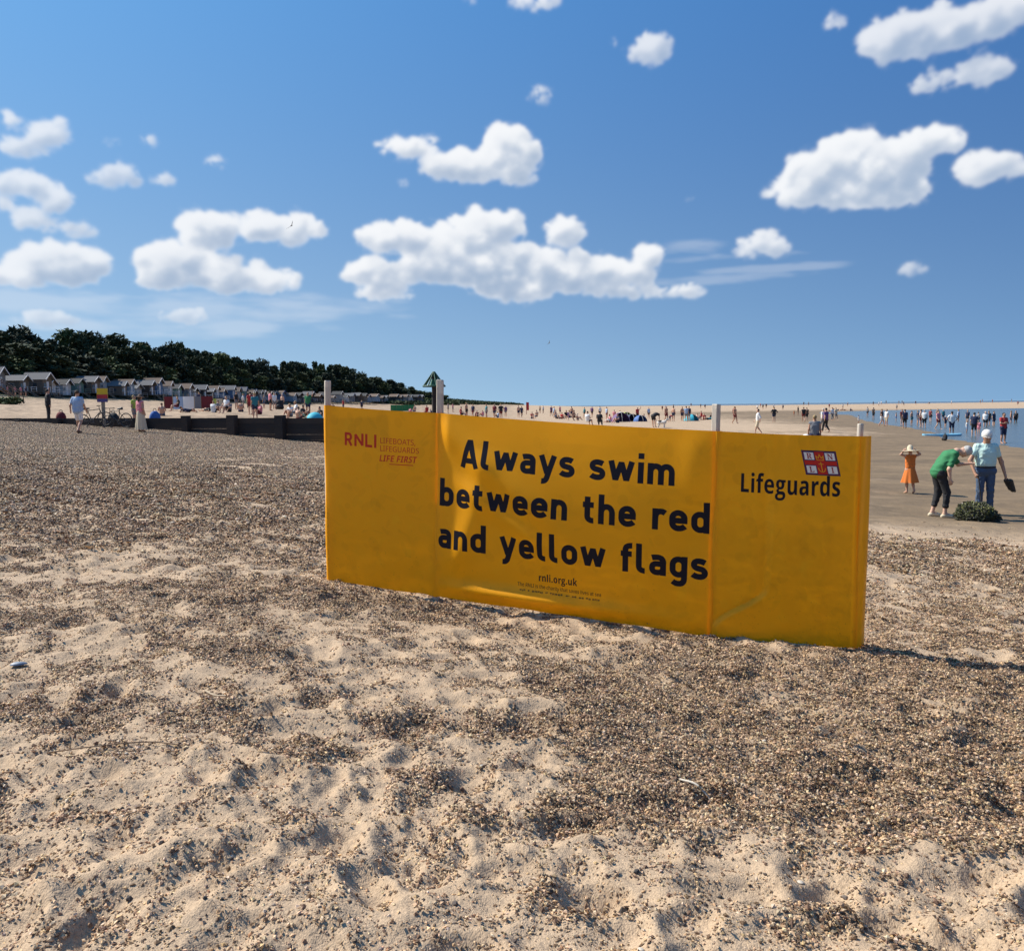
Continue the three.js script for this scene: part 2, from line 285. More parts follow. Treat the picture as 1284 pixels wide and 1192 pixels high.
const WATER = -0.85;
{
  const ang = [], rad = [];
  for (let a = -0.80; a <= 0.80; a += 0.0031) ang.push(a);
  for (let a = 0.84; a < 2 * Math.PI - 0.82; a += 0.05) ang.push(a);
  for (let r = 0.35, k; r < 9000; r *= k) { rad.push(r); k = r < 1.5 ? 1.02 : r < 15 ? 1.0046 : r < 60 ? 1.009 : r < 500 ? 1.014 : 1.06; }
  const NA = ang.length, NR = rad.length, pos = new Float32Array((NA * NR + 1) * 3), col = new Float32Array((NA * NR + 1) * 3), uv = new Float32Array((NA * NR + 1) * 2), idx = [];
  const dry = [0.525, 0.375, 0.238], brown = [0.25, 0.168, 0.102], wet = [0.222, 0.150, 0.080], green = [0.05, 0.065, 0.022], litter = [0.03, 0.03, 0.015];
  for (let i = 0; i < NR; i++) for (let j = 0; j < NA; j++) {
    const k = i * NA + j, x = Math.sin(ang[j]) * rad[i], d = Math.cos(ang[j]) * rad[i], r = rad[i], t = tps(x, d), y = t + relief(x, d);
    pos.set([x, y, -d], k * 3); uv.set([x / 1.3, d / 1.3], k * 2);
    const cov = cover(x, d), n = vnoise(x * 3.3, d * 3.3), spk = hash(i * 7 + 1, j * 13 + 5), streak = (fbm(x * 0.5 + 8, d * 1.4 + 3, 4) - 0.5) * 0.8 + (spk - 0.5) * 0.16;
    const b = cov * 0.9;
    const wetness = sstep(-0.42, -0.68, t + (n - 0.5) * 0.12 + (fbm(x * 0.15, d * 0.3, 3) - 0.5) * 0.25) * sstep(12, 17, d) * (1 - sstep(240, 330, r));
    const marram = sstep(3.6, 4.6, t + (fbm(x * 0.1, d * 0.1, 3) - 0.5) * 1.8) * sstep(100, 130, r), under = sstep(6, 7.2, t) * sstep(100, 130, r);
    for (let c = 0; c < 3; c++) {
      let v = mix(dry[c], brown[c], b) * (1 + (n - 0.5) * 0.12);
      v *= 1 + cov * (spk - 0.5) * 0.7;
      v = mix(v, wet[c] * (1 + (n - 0.5) * 0.2 + streak), wetness);
      v = mix(v, green[c] * (0.7 + 0.7 * spk), marram * 0.85); v = mix(v, litter[c], under);
      col[k * 3 + c] = v;
    }
  }
  const last = NA * NR; pos.set([0, tps(0, 0.05), 0], last * 3); col.set(dry, last * 3);
  for (let j = 0; j < NA; j++) idx.push(last, (j + 1) % NA, j);
  for (let i = 0; i < NR - 1; i++) for (let j = 0; j < NA; j++) { const a = i * NA + j, b = i * NA + (j + 1) % NA, c = a + NA, e = b + NA; idx.push(a, b, c, b, e, c); }
  const g = new THREE.BufferGeometry();
  g.setAttribute('position', new THREE.BufferAttribute(pos, 3)); g.setAttribute('color', new THREE.BufferAttribute(col, 3)); g.setAttribute('uv', new THREE.BufferAttribute(uv, 2));
  g.setIndex(new THREE.BufferAttribute(new Uint32Array(idx), 1)); g.computeVertexNormals();
  const m = new THREE.MeshStandardMaterial({ vertexColors: true, map: sandColour, bumpMap: sandBump, bumpScale: 0.007, roughness: 0.95, side: THREE.DoubleSide });
  tag(part('beach_ground', g, m, scene), 'pale dry sand strewn with shingle, darker where wet by the water', 'beach', null, 'structure');
}
{                                                                   // the tidal channel and the sea beyond the sand spit
  const g = new THREE.PlaneGeometry(30000, 30000, 60, 60).rotateX(-Math.PI / 2);
  const uv = g.attributes.uv, p = g.attributes.position;
  for (let i = 0; i < uv.count; i++) uv.setXY(i, p.getX(i) / 9, p.getZ(i) / 9);
  const waves = grainTexture(512, 21, (n) => {
    const v = new Float32Array(n * n), r = rng(9), w = [];
    for (let k = 0; k < 34; k++) { const fx = Math.round((r() - 0.5) * 16), fy = Math.round(6 + r() * 26); w.push([fx, fy, r() * 7, 1 / (1 + fy * 0.06)]); }
    for (let y = 0; y < n; y++) for (let x = 0; x < n; x++) { let s = 0; for (const [a, b, ph, am] of w) s += am * Math.sin((a * x + b * y) / n * 6.28319 + ph); v[y * n + x] = 0.5 + s * 0.045; }
    return v;
  });
  const water = part('sea_water', g, new THREE.MeshPhysicalMaterial({ color: rgb(0.10, 0.125, 0.125), roughness: 0.22, bumpMap: waves, bumpScale: 0.12 }), scene);
  water.position.set(0, WATER, -9000);
  tag(water, 'calm blue shallow sea water beside the sand', 'water', null, 'structure');
}

// ---------------------------------------------------------------- shingle and broken shell lying on the sand
function chipShape(r, kind) {
  const g = kind ? new THREE.IcosahedronGeometry(1, 0) : new THREE.OctahedronGeometry(1, 0), p = g.attributes.position, seen = new Map();
  for (let i = 0; i < p.count; i++) {
    const key = [p.getX(i), p.getY(i), p.getZ(i)].map((v) => v.toFixed(3)).join();
    if (!seen.has(key)) seen.set(key, [0.7 + r() * 0.6, 0.7 + r() * 0.6, 0.7 + r() * 0.6]);
    const s = seen.get(key); p.setXYZ(i, p.getX(i) * s[0], p.getY(i) * s[1], p.getZ(i) * s[2]);
  }
  g.deleteAttribute('uv'); g.deleteAttribute('normal');
  return g.index ? g.toNonIndexed() : g;
}
const TONES = [[0.25, 0.16, 0.092], [0.34, 0.235, 0.145], [0.14, 0.088, 0.053], [0.42, 0.33, 0.22], [0.085, 0.064, 0.047], [0.28, 0.155, 0.08], [0.52, 0.43, 0.31], [0.17, 0.14, 0.11], [0.12, 0.085, 0.06], [0.50, 0.36, 0.225], [0.52, 0.375, 0.235], [0.48, 0.34, 0.21], [0.74, 0.67, 0.55]];
{
  const r = rng(41), protos = [];
  for (let k = 0; k < 6; k++) {
    const bits = [];
    for (let j = 0; j < 10; j++) {
      const g = chipShape(r, 0), s = 0.0022 + 0.0050 * r() ** 2.2, a = r() * 6.28, q = 0.035 * Math.sqrt(r());
      g.scale(s * (0.8 + r() * 0.9), s * (0.5 + r() * 0.5), s * (0.7 + r() * 0.6)); g.rotateX((r() - 0.5) * 1.4); g.rotateY(r() * 6.28); g.translate(Math.cos(a) * q, s * 0.3, Math.sin(a) * q);
      const t = TONES[Math.floor(r() * r() ** 0.2 * TONES.length)], c = new Float32Array(g.attributes.position.count * 3);
      for (let i = 0; i < c.length; i++) c[i] = t[i % 3];
      g.setAttribute('color', new THREE.BufferAttribute(c, 3)); bits.push(g);
    }
    protos.push(mergeGeometries(bits));
  }
  const chipMat = new THREE.MeshStandardMaterial({ vertexColors: true, roughness: 0.75, flatShading: true });
  const M = new THREE.Matrix4(), Q = new THREE.Quaternion(), N = V(0, 1, 0), S = V(1, 1, 1), P = V(0, 0, 0), Y = V(0, 1, 0), Q2 = new THREE.Quaternion(), C = new THREE.Color();
  const lists = protos.map(() => []);
  let guard = 0, total = 0;
  while (total < 96000 && guard++ < 900000) {
    const u = r(), d = 1.7 + 14.3 * u ** 1.5, x = (r() * 2 - 1) * (0.66 * d + 0.35), cv = cover(x, d), keep = 0.09 + 0.91 * cv;
    if (r() > keep * (1 - 0.93 * sstep(8, 16, d))) continue;
    const k = Math.floor(r() * 6), y = groundY(x, -d), e = 0.03;
    N.set(y - groundY(x + e, -d), e, groundY(x, -d - e) - y).normalize();
    Q.setFromUnitVectors(Y, N).multiply(Q2.setFromAxisAngle(Y, r() * 6.28));
    const s = (0.75 + r() * 0.6) * (1 + 0.85 * sstep(4.5, 13, d)) * (cv < 0.1 ? 0.8 : 1);
    P.set(x, y - 0.0005, -d); S.set(s, s, s); M.compose(P, Q, S);
    const t = (0.75 + r() * 0.6) * (1 + 0.25 * sstep(0.6, -0.8, x) * (1 - cv));
    lists[k].push([M.clone(), t, t * (0.86 + r() * 0.1), t * (0.70 + r() * 0.2)]); total++;
  }
  // wider beds of the same shingle further up the beach
  for (let k = 0; k < 5; k++) {
    const bits = [];
    for (let j = 0; j < 44; j++) {
      const g = chipShape(r, 0), s = 0.008 + 0.013 * r() ** 2, a = r() * 6.28, q = 0.25 * Math.sqrt(r());
      g.scale(s * (0.8 + r() * 0.9), s * (0.6 + r() * 0.5), s * (0.7 + r() * 0.6)); g.rotateX((r() - 0.5) * 1.4); g.rotateY(r() * 6.28); g.translate(Math.cos(a) * q, s * 0.3, Math.sin(a) * q);
      const t = TONES[Math.floor(r() * r() ** 0.2 * TONES.length)], c = new Float32Array(g.attributes.position.count * 3);
      for (let i = 0; i < c.length; i++) c[i] = t[i % 3];
      g.setAttribute('color', new THREE.BufferAttribute(c, 3)); bits.push(g);
    }
    protos.push(mergeGeometries(bits)); lists.push([]);
  }
  for (let n = 0, guard2 = 0; n < 24000 && guard2 < 400000; guard2++) {
    const d = 7.5 + 40 * r() ** 0.8, x = (r() * 2 - 1) * (0.64 * d + 0.5), cv = cover(x, d);
    if (r() > cv * sstep(7, 12, d) * (x > 4 ? 0.5 : 1) || d > 47 + x * -0.1) continue;
    const y = groundY(x, -d), e = 0.15; N.set(y - groundY(x + e, -d), e, groundY(x, -d - e) - y).normalize();
    Q.setFromUnitVectors(Y, N).multiply(Q2.setFromAxisAngle(Y, r() * 6.28)); const s = 0.8 + r() * 0.7; P.set(x, y, -d); S.set(s, s * 0.9, s); M.compose(P, Q, S);
    const t = 0.7 + r() * 0.5; lists[6 + Math.floor(r() * 5)].push([M.clone(), t, t * (0.86 + r() * 0.1), t * (0.70 + r() * 0.2)]); n++;
  }
  lists.forEach((list, k) => {
    const im = new THREE.InstancedMesh(protos[k], chipMat, list.length);
    list.forEach(([m, a, b, c], i) => { im.setMatrixAt(i, m); im.setColorAt(i, C.setRGB(a, b, c)); });
    im.name = numbered('shingle'); im.castShadow = im.receiveShadow = true;
    scene.add(tag(im, 'scattered brown shingle and broken shell lying on the dry sand', 'shingle', 'shingle on the sand', 'stuff'));
  });
}

// ---------------------------------------------------------------- the yellow banner on four stakes
{
  const feet = [[-1.485, 0.215, -6.969], [-0.600, 0.150, -6.654], [1.352, 0.012, -5.894], [2.255, -0.018, -5.684]], tops = [[-1.465, 1.625, -6.969], [-0.545, 1.556, -6.654], [1.385, 1.418, -5.894], [2.275, 1.380, -5.684]];
  const banner = thing('banner', 'long yellow lifeguard safety banner stretched between four wooden stakes in the sand', 'banner', 0, 0, 0);
  const stakeUp = [0.19, 0.245, 0.175, 0.075], wood = grainTexture(256, 31, (n) => { const a = tileNoise(n, 64, 2), v = new Float32Array(n * n); for (let i = 0; i < v.length; i++) v[i] = 0.6 + 0.4 * a[(i % n) + Math.floor(i / n / 24) * n * 3 % (n * n)]; return v; });
  const stakeMat = new THREE.MeshStandardMaterial({ color: rgb(0.66, 0.59, 0.49), map: wood, roughness: 0.85 });
  feet.forEach((f, i) => {
    const t = tops[i], h = stakeUp[i], lean = [t[0] - f[0], t[1] - f[1], t[2] - f[2]].map((v) => v / (t[1] - f[1]));
    const A = V(f[0] - lean[0] * 0.35, f[1] - 0.35, f[2] - lean[2] * 0.35), B = V(t[0] + lean[0] * h, t[1] + h, t[2] + lean[2] * h), len = A.distanceTo(B), s = i === 3 ? 0.028 : 0.041;
    const shape = new THREE.Shape([[-s / 2 + 0.005, -s / 2], [s / 2 - 0.005, -s / 2], [s / 2, -s / 2 + 0.005], [s / 2, s / 2 - 0.005], [s / 2 - 0.005, s / 2], [-s / 2 + 0.005, s / 2], [-s / 2, s / 2 - 0.005], [-s / 2, -s / 2 + 0.005]].map((q) => new THREE.Vector2(...q)));
    const g = new THREE.ExtrudeGeometry(shape, { depth: len, bevelEnabled: true, bevelSize: 0.003, bevelThickness: 0.006, bevelSegments: 1, steps: 6 }).rotateX(-Math.PI / 2).rotateY(0.35 + i);
    const p = g.attributes.position; for (let k = 0; k < p.count; k++) { const y = p.getY(k); p.setX(k, p.getX(k) + 0.004 * Math.sin(y * 4 + i * 2)); }
    g.computeVertexNormals();
    g.applyQuaternion(new THREE.Quaternion().setFromUnitVectors(V(0, 1, 0), B.clone().sub(A).normalize())).translate(A.x, A.y, A.z - 0.045);
    part('stake', g, stakeMat, banner);
  });

  // ---- lettering: strokes in x-heights, after the road-sign alphabet on the banner
  const LETTERS = (() => {
    const h = 0.135, RR = (c, x0, y0, x1, y1, r) => { c.moveTo(x0 + r, y0); c.arcTo(x1, y0, x1, y1, r); c.arcTo(x1, y1, x0, y1, r); c.arcTo(x0, y1, x0, y0, r); c.arcTo(x0, y0, x1, y0, r); c.closePath(); };
    const line = (c, ...p) => { c.moveTo(p[0], p[1]); for (let i = 2; i < p.length; i += 2) c.lineTo(p[i], p[i + 1]); };
    const w = 0.80, L = h, R = w - h, rad = 0.265;
    return {
      A: [1.02, (c) => { line(c, 0.10, 0, 0.51, 1.40, 0.92, 0); line(c, 0.26, 0.37, 0.76, 0.37); }],
      l: [0.46, (c) => { c.moveTo(h, 1.44); c.lineTo(h, 0.36); c.quadraticCurveTo(h, h, 0.42, h); }],
      w: [1.20, (c) => line(c, 0.11, 1, 0.345, 0.10, 0.60, 0.92, 0.855, 0.10, 1.09, 1)],
      a: [0.78, (c) => { c.moveTo(0.12, 0.83); c.quadraticCurveTo(0.24, 1 - h, 0.38, 1 - h); c.quadraticCurveTo(0.645, 1 - h, 0.645, 0.62); c.lineTo(0.645, 0); c.moveTo(0.645, 0.55); c.lineTo(0.36, 0.55); c.quadraticCurveTo(h, 0.55, h, 0.345); c.quadraticCurveTo(h, h, 0.36, h); c.quadraticCurveTo(0.645, h, 0.645, 0.36); }],
      y: [0.86, (c) => { line(c, 0.11, 1, 0.43, 0.11); c.moveTo(0.75, 1); c.lineTo(0.42, -0.12); c.quadraticCurveTo(0.36, -0.29, 0.16, -0.28); }],
      s: [0.74, (c) => { c.moveTo(0.63, 0.80); c.quadraticCurveTo(0.50, 1 - h, 0.36, 1 - h); c.bezierCurveTo(0.06, 1 - h, 0.06, 0.56, 0.30, 0.53); c.lineTo(0.44, 0.50); c.bezierCurveTo(0.70, 0.46, 0.70, h, 0.38, h); c.quadraticCurveTo(0.20, h, 0.08, 0.23); }],
      i: [0.30, (c) => { line(c, 0.15, 0, 0.15, 1); line(c, 0.15, 1.16, 0.15, 1.43); }],
      m: [1.24, (c) => { line(c, h, 0, h, 1); c.moveTo(h, 0.58); c.bezierCurveTo(h, 0.96, 0.62, 0.96, 0.62, 0.58); c.lineTo(0.62, 0); c.moveTo(0.62, 0.58); c.bezierCurveTo(0.62, 0.96, 1.105, 0.96, 1.105, 0.58); c.lineTo(1.105, 0); }],
      b: [w, (c) => { line(c, L, 0, L, 1.44); RR(c, L, h, R, 1 - h, rad); }],
      d: [w, (c) => { line(c, R, 0, R, 1.44); RR(c, L, h, R, 1 - h, rad); }],
      e: [w, (c) => { c.moveTo(L, 0.50); c.lineTo(R, 0.50); c.lineTo(R, 0.60); c.arcTo(R, 1 - h, 0.4, 1 - h, rad); c.arcTo(L, 1 - h, L, 0.5, rad); c.lineTo(L, 0.4); c.arcTo(L, h, 0.4, h, rad); c.quadraticCurveTo(0.58, h, 0.70, 0.25); }],
      t: [0.58, (c) => { c.moveTo(0.22, 1.28); c.lineTo(0.22, 0.36); c.quadraticCurveTo(0.22, 0.115, 0.52, 0.13); line(c, 0, 0.885, 0.52, 0.885); }],
      n: [0.79, (c) => { line(c, L, 0, L, 1); c.moveTo(L, 0.55); c.bezierCurveTo(L, 0.97, 0.65, 0.97, 0.65, 0.55); c.lineTo(0.65, 0); }],
      h: [0.79, (c) => { line(c, L, 0, L, 1.44); c.moveTo(L, 0.55); c.bezierCurveTo(L, 0.97, 0.65, 0.97, 0.65, 0.55); c.lineTo(0.65, 0); }],
      r: [0.60, (c) => { line(c, L, 0, L, 1); c.moveTo(L, 0.55); c.bezierCurveTo(L, 0.86, 0.36, 0.95, 0.58, 0.80); }],
      o: [w, (c) => RR(c, L, h, R, 1 - h, rad)],
      f: [0.56, (c) => { c.moveTo(0.22, 0); c.lineTo(0.22, 1.06); c.quadraticCurveTo(0.22, 1.30, 0.54, 1.295); line(c, 0, 0.885, 0.52, 0.885); }],
      g: [w, (c) => { RR(c, L, h, R, 1 - h, rad); c.moveTo(R, 1); c.lineTo(R, -0.02); c.quadraticCurveTo(R, -0.29, 0.40, -0.29); c.quadraticCurveTo(0.26, -0.29, 0.14, -0.2); }],
      R: [1.0, (c) => { line(c, L, 0, L, 1.4); c.moveTo(L, 1.265); c.lineTo(0.5, 1.265); c.bezierCurveTo(0.86, 1.265, 0.86, 0.63, 0.5, 0.63); c.lineTo(L, 0.63); line(c, 0.48, 0.64, 0.84, 0); }],
      N: [1.12, (c) => line(c, L, 0, L, 1.25, 0.98, 0.15, 0.98, 1.4)],
      L: [0.86, (c) => line(c, L, 1.4, L, h, 0.84, h)],
      I: [0.30, (c) => line(c, 0.15, 0, 0.15, 1.4)],
      ' ': [0.42, () => {}],
    };
  })();
  const PX = 640;                                                   // pixels for a metre of cloth
  function write(c, text, x0, x1, base, xh, colour, weight = 0.27, gap = 0.16) {
    let width = -gap; for (const ch of text) width += LETTERS[ch][0] + gap;
    const sx = (x1 - x0) / width;
    let x = x0;
    c.strokeStyle = colour; c.lineJoin = 'miter'; c.miterLimit = 2.5; c.lineCap = 'butt';
    for (const ch of text) {
      c.save(); c.translate(x, base); c.scale(sx, -xh); c.beginPath(); LETTERS[ch][1](c); c.restore();
      c.save(); c.translate(x, base); c.scale(sx, -xh); c.lineWidth = weight; c.stroke(); c.restore();
      x += (LETTERS[ch][0] + gap) * sx;
    }
  }
  function cloth(width, paint) {
    const cv = document.createElement('canvas'); cv.width = Math.round(width * PX); cv.height = Math.round(1.4 * PX);
    const c = cv.getContext('2d'), r = rng(cv.width);
    c.fillStyle = '#f8a900'; c.fillRect(0, 0, cv.width, cv.height);
    for (let k = 0; k < 260; k++) { c.fillStyle = `rgba(${r() < 0.5 ? '120,80,10' : '250,200,60'},${0.02 + 0.03 * r()})`; c.beginPath(); c.ellipse(r() * cv.width, r() * cv.height, 3 + 40 * r(), 2 + 26 * r(), r() * 3, 0, 7); c.fill(); }
    for (let k = 0; k < 140; k++) { c.fillStyle = `rgba(90,60,20,${0.10 + 0.2 * r()})`; c.beginPath(); c.arc(r() * cv.width, cv.height * (1 - 0.5 * r() * r()), 0.6 + 1.8 * r(), 0, 7); c.fill(); }
    paint(c, cv.width, cv.height);
    const t = new THREE.CanvasTexture(cv); t.colorSpace = THREE.SRGBColorSpace; t.magFilter = THREE.LinearFilter;
    return new THREE.MeshPhysicalMaterial({ map: t, roughness: 0.5, specularIntensity: 0.45, transmission: 0.16, thickness: 0, side: THREE.DoubleSide });
  }
  const ink = '#0d0c1d', red = '#c8321c';
  const scribble = (c, x0, x1, y, h, r, dash) => { for (let x = x0; x < x1;) { const w = dash * (0.5 + r()); if (r() < 0.8) c.fillRect(x, y - h * (0.7 + 0.3 * r()), w * 0.75, h * (0.7 + 0.3 * r())); x += w; } };
  const panels = [
    ['red wording on the left banner panel', cloth(0.94, (c, w, h) => {
      write(c, 'RNLI', w * 0.175, w * 0.465, h * 0.212, h * 0.052, red, 0.27, 0.2);
      c.fillStyle = red; c.textBaseline = 'alphabetic';
      const fit = (t, x0, x1, y, font) => { c.save(); c.font = font; const m = c.measureText(t).width; c.translate(x0, y); c.scale((x1 - x0) / m, 1); c.fillText(t, 0, 0); c.restore(); };
      fit('LIFEBOATS,', w * 0.492, w * 0.81, h * 0.183, '38px sans-serif');
      fit('LIFEGUARDS', w * 0.492, w * 0.84, h * 0.227, '38px sans-serif');
      c.save(); c.translate(w * 0.485, h * 0.283); c.rotate(-0.02); c.transform(1, 0, -0.22, 1, 0, 0); fit('LIFE FIRST', 0, w * 0.33, 0, 'bold 44px sans-serif'); c.fillRect(w * 0.10, 10, w * 0.21, 4); c.restore();
    })],
    ['safety message in black letters on the wide middle panel', cloth(2.09, (c, w, h) => {
      write(c, 'Always swim', w * 0.098, w * 0.868, h * 0.276, h * 0.104, ink);
      write(c, 'between the red', w * 0.012, w * 0.984, h * 0.496, h * 0.104, ink);
      write(c, 'and yellow flags', w * 0.010, w * 0.982, h * 0.724, h * 0.104, ink);
      c.fillStyle = ink; c.font = 'bold 46px sans-serif'; c.save(); c.translate(w * 0.402, h * 0.832); c.scale(w * 0.142 / c.measureText('rnli.org.uk').width, 1); c.fillText('rnli.org.uk', 0, 0); c.restore();
      c.font = '24px sans-serif'; c.save(); c.translate(w * 0.325, h * 0.872); const t = 'The RNLI is the charity that saves lives at sea'; c.scale(w * 0.305 / c.measureText(t).width, 1); c.fillText(t, 0, 0); c.restore();
      c.globalAlpha = 0.55; scribble(c, w * 0.335, w * 0.625, h * 0.894, 8, rng(4), 9); c.globalAlpha = 1;
    })],
    ['emblem and black wording on the right banner panel', cloth(0.96, (c, w, h) => {
      c.fillStyle = ink; c.font = 'bold 150px sans-serif'; c.save(); c.translate(w * 0.165, h * 0.283); c.scale(w * 0.70 / c.measureText('Lifeguards').width, 0.74); c.fillText('Lifeguards', 0, 0); c.restore();
      // flag: white quarters with letters, red cross edged in dark blue, crown over anchor in the middle
      c.save(); c.translate(w * 0.585, h * 0.070); c.transform(w * 0.235, 0, w * 0.040, h * 0.115, 0, 0);
      c.transform(1, 0.02, 0, 1, 0, 0);
      c.fillStyle = '#1b2350'; c.fillRect(0, 0, 1, 1); c.fillStyle = '#c22a1e'; c.fillRect(0.03, 0.04, 0.94, 0.92);
      c.fillStyle = '#e9e2d8';
      for (const [x, y, t] of [[0.06, 0.08, 'R'], [0.66, 0.08, 'N'], [0.06, 0.62, 'L'], [0.66, 0.62, 'I']]) {
        c.fillStyle = '#1b2350'; c.fillRect(x - 0.02, y - 0.03, 0.32, 0.36); c.fillStyle = '#e9e2d8'; c.fillRect(x, y, 0.28, 0.30);
        c.save(); c.translate(x + 0.14, y + 0.265); c.scale(1 / 400, 1 / 270); c.font = 'bold 88px serif'; c.fillStyle = '#8c1c22'; c.textAlign = 'center'; c.fillText(t, 0, 0); c.restore();
      }
      c.strokeStyle = '#e8a81e'; c.lineWidth = 0.025; c.beginPath(); c.moveTo(0.5, 0.46); c.lineTo(0.5, 0.84); c.moveTo(0.40, 0.70); c.quadraticCurveTo(0.42, 0.86, 0.5, 0.86); c.quadraticCurveTo(0.58, 0.86, 0.60, 0.70); c.moveTo(0.43, 0.54); c.lineTo(0.57, 0.54); c.stroke();
      c.beginPath(); c.moveTo(0.41, 0.38); c.lineTo(0.40, 0.22); c.lineTo(0.46, 0.30); c.lineTo(0.5, 0.16); c.lineTo(0.54, 0.30); c.lineTo(0.60, 0.22); c.lineTo(0.59, 0.38); c.closePath(); c.stroke();
      c.restore();
    })],
  ];
  for (let k = 0; k < 3; k++) {
    const a0 = V(...feet[k]), a1 = V(...tops[k]), b0 = V(...feet[k + 1]), b1 = V(...tops[k + 1]), NX = k === 1 ? 130 : 70, NY = 90, g = new THREE.PlaneGeometry(1, 1, NX, NY), p = g.attributes.position;
    const n = b0.clone().sub(a0).cross(V(0, 1, 0)).normalize(); if (n.z < 0) n.negate();
    for (let j = 0, i = 0; j <= NY; j++) for (let q = 0; q <= NX; q++, i++) {
      const u = q / NX, v = j / NY, P = a1.clone().lerp(b1, u).lerp(a0.clone().lerp(b0, u), v);
      const edge = Math.sin(Math.PI * u) ** 0.6, gb = Math.exp(-(((v - 0.935) / 0.038) ** 2));
      let o = 0;
      if (k === 0) o = 0.012 * edge * Math.sin(v * 3.1 + 0.4) + 0.006 * sstep(0.55, 1, v) * Math.sin(u * 7 + v * 5) * edge;
      if (k === 1) {
        const lf = 1 - sstep(0.25, 0.62, u), s1 = Math.exp(-(((v - 0.05 - u * 1.05) / 0.09) ** 2)) * sstep(0, 0.05, u) * (1 - sstep(0.25, 0.6, u));   // pulls from the upper left corner
        const s2 = Math.exp(-(((v - 0.36 - (u - 0.08) * 0.85) / 0.055) ** 2)) * sstep(0.05, 0.14, u) * (1 - sstep(0.36, 0.5, u)), s3 = Math.exp(-(((u - 0.13 - 0.05 * Math.sin(v * 5)) / 0.05) ** 2)) * sstep(0.15, 0.3, v) * (1 - sstep(0.72, 0.9, v));
        o = 0.055 * edge * Math.sin(Math.PI * clamp(v * 1.02)) + 0.034 * s1 + 0.018 * s2 + 0.022 * s3 + 0.055 * gb * edge * (0.6 + 0.4 * Math.sin(u * 5)) + 0.010 * Math.sin(u * 9 - v * 7) * edge * lf + 0.012 * Math.exp(-(((u - 0.93) / 0.05) ** 2)) * Math.sin(v * 9);
      }
      if (k === 2) {
        const ub = 0.36 + 0.02 * Math.sin(v * 4) - 0.34 * sstep(0.74, 0.95, v), pocket = sstep(ub - 0.03, ub + 0.03, u), crease = Math.exp(-(((u - ub) / 0.02) ** 2)) * sstep(0.3, 0.7, v);
        o = 0.018 * edge * Math.sin(Math.PI * clamp(v + 0.05)) + 0.026 * pocket * (1 - sstep(0.75, 1, u)) * (0.4 + 0.6 * sstep(0.1, 0.5, v)) - 0.012 * crease + 0.005 * Math.sin(u * 26 + v * 2) * edge * (1 - v * 0.5);
      }
      const sag = (k === 1 ? 0.012 : 0.006) * Math.sin(Math.PI * u) * (1 - v) - 0.010 * (v > 0.99 ? vnoise(u * 9 + k * 5, 1) : 0);
      P.addScaledVector(n, o + 0.006 + 0.0025 * (fbm(u * 7 + k * 9, v * 6, 3) - 0.5)); P.y -= sag;
      p.setXYZ(i, P.x, P.y, P.z);
    }
    g.computeVertexNormals();
    const m = part('cloth_panel', g, panels[k][1], banner);
    m.userData.label = panels[k][0];
  }
  // sleeve of cloth folded round the last stake, sewn seams at the others
  const yellow = new THREE.MeshPhysicalMaterial({ color: rgb(0.93, 0.39, 0.002), roughness: 0.5, specularIntensity: 0.45, transmission: 0.12, thickness: 0, side: THREE.DoubleSide });
  feet.forEach((f, i) => {
    const t = tops[i], last = i === 3, pts = [], N = 14, rows = 24, pos = [], idx = [];
    for (let j = 0; j <= rows; j++) {
      const v = j / rows, cx = mix(t[0], f[0], v), cy = mix(t[1], f[1], v) - (j === rows ? 0.004 : 0), cz = mix(t[2], f[2], v);
      for (let q = 0; q <= N; q++) {
        const s = q / N;
        if (last) { const x = cx - 0.012 + s * 0.088, z = cz + 0.007 - 0.05 * s * s + 0.006 * Math.sin(s * 6 + v * 5); pos.push(x, cy, z); }
        else { const a = Math.PI * s, rr = 0.030 + 0.003 * Math.sin(v * 11 + i); pos.push(cx + Math.cos(a) * rr + 0.004, cy, cz - 0.045 + Math.sin(a) * (rr + 0.022)); }
      }
    }
    for (let j = 0; j < rows; j++) for (let q = 0; q < N; q++) { const a = j * (N + 1) + q, b = a + N + 1; idx.push(a, b, a + 1, a + 1, b, b + 1); }
    const g = new THREE.BufferGeometry(); g.setAttribute('position', new THREE.Float32BufferAttribute(pos, 3)); g.setIndex(idx); g.computeVertexNormals();
    part('sleeve', g, yellow, banner);
  });
}

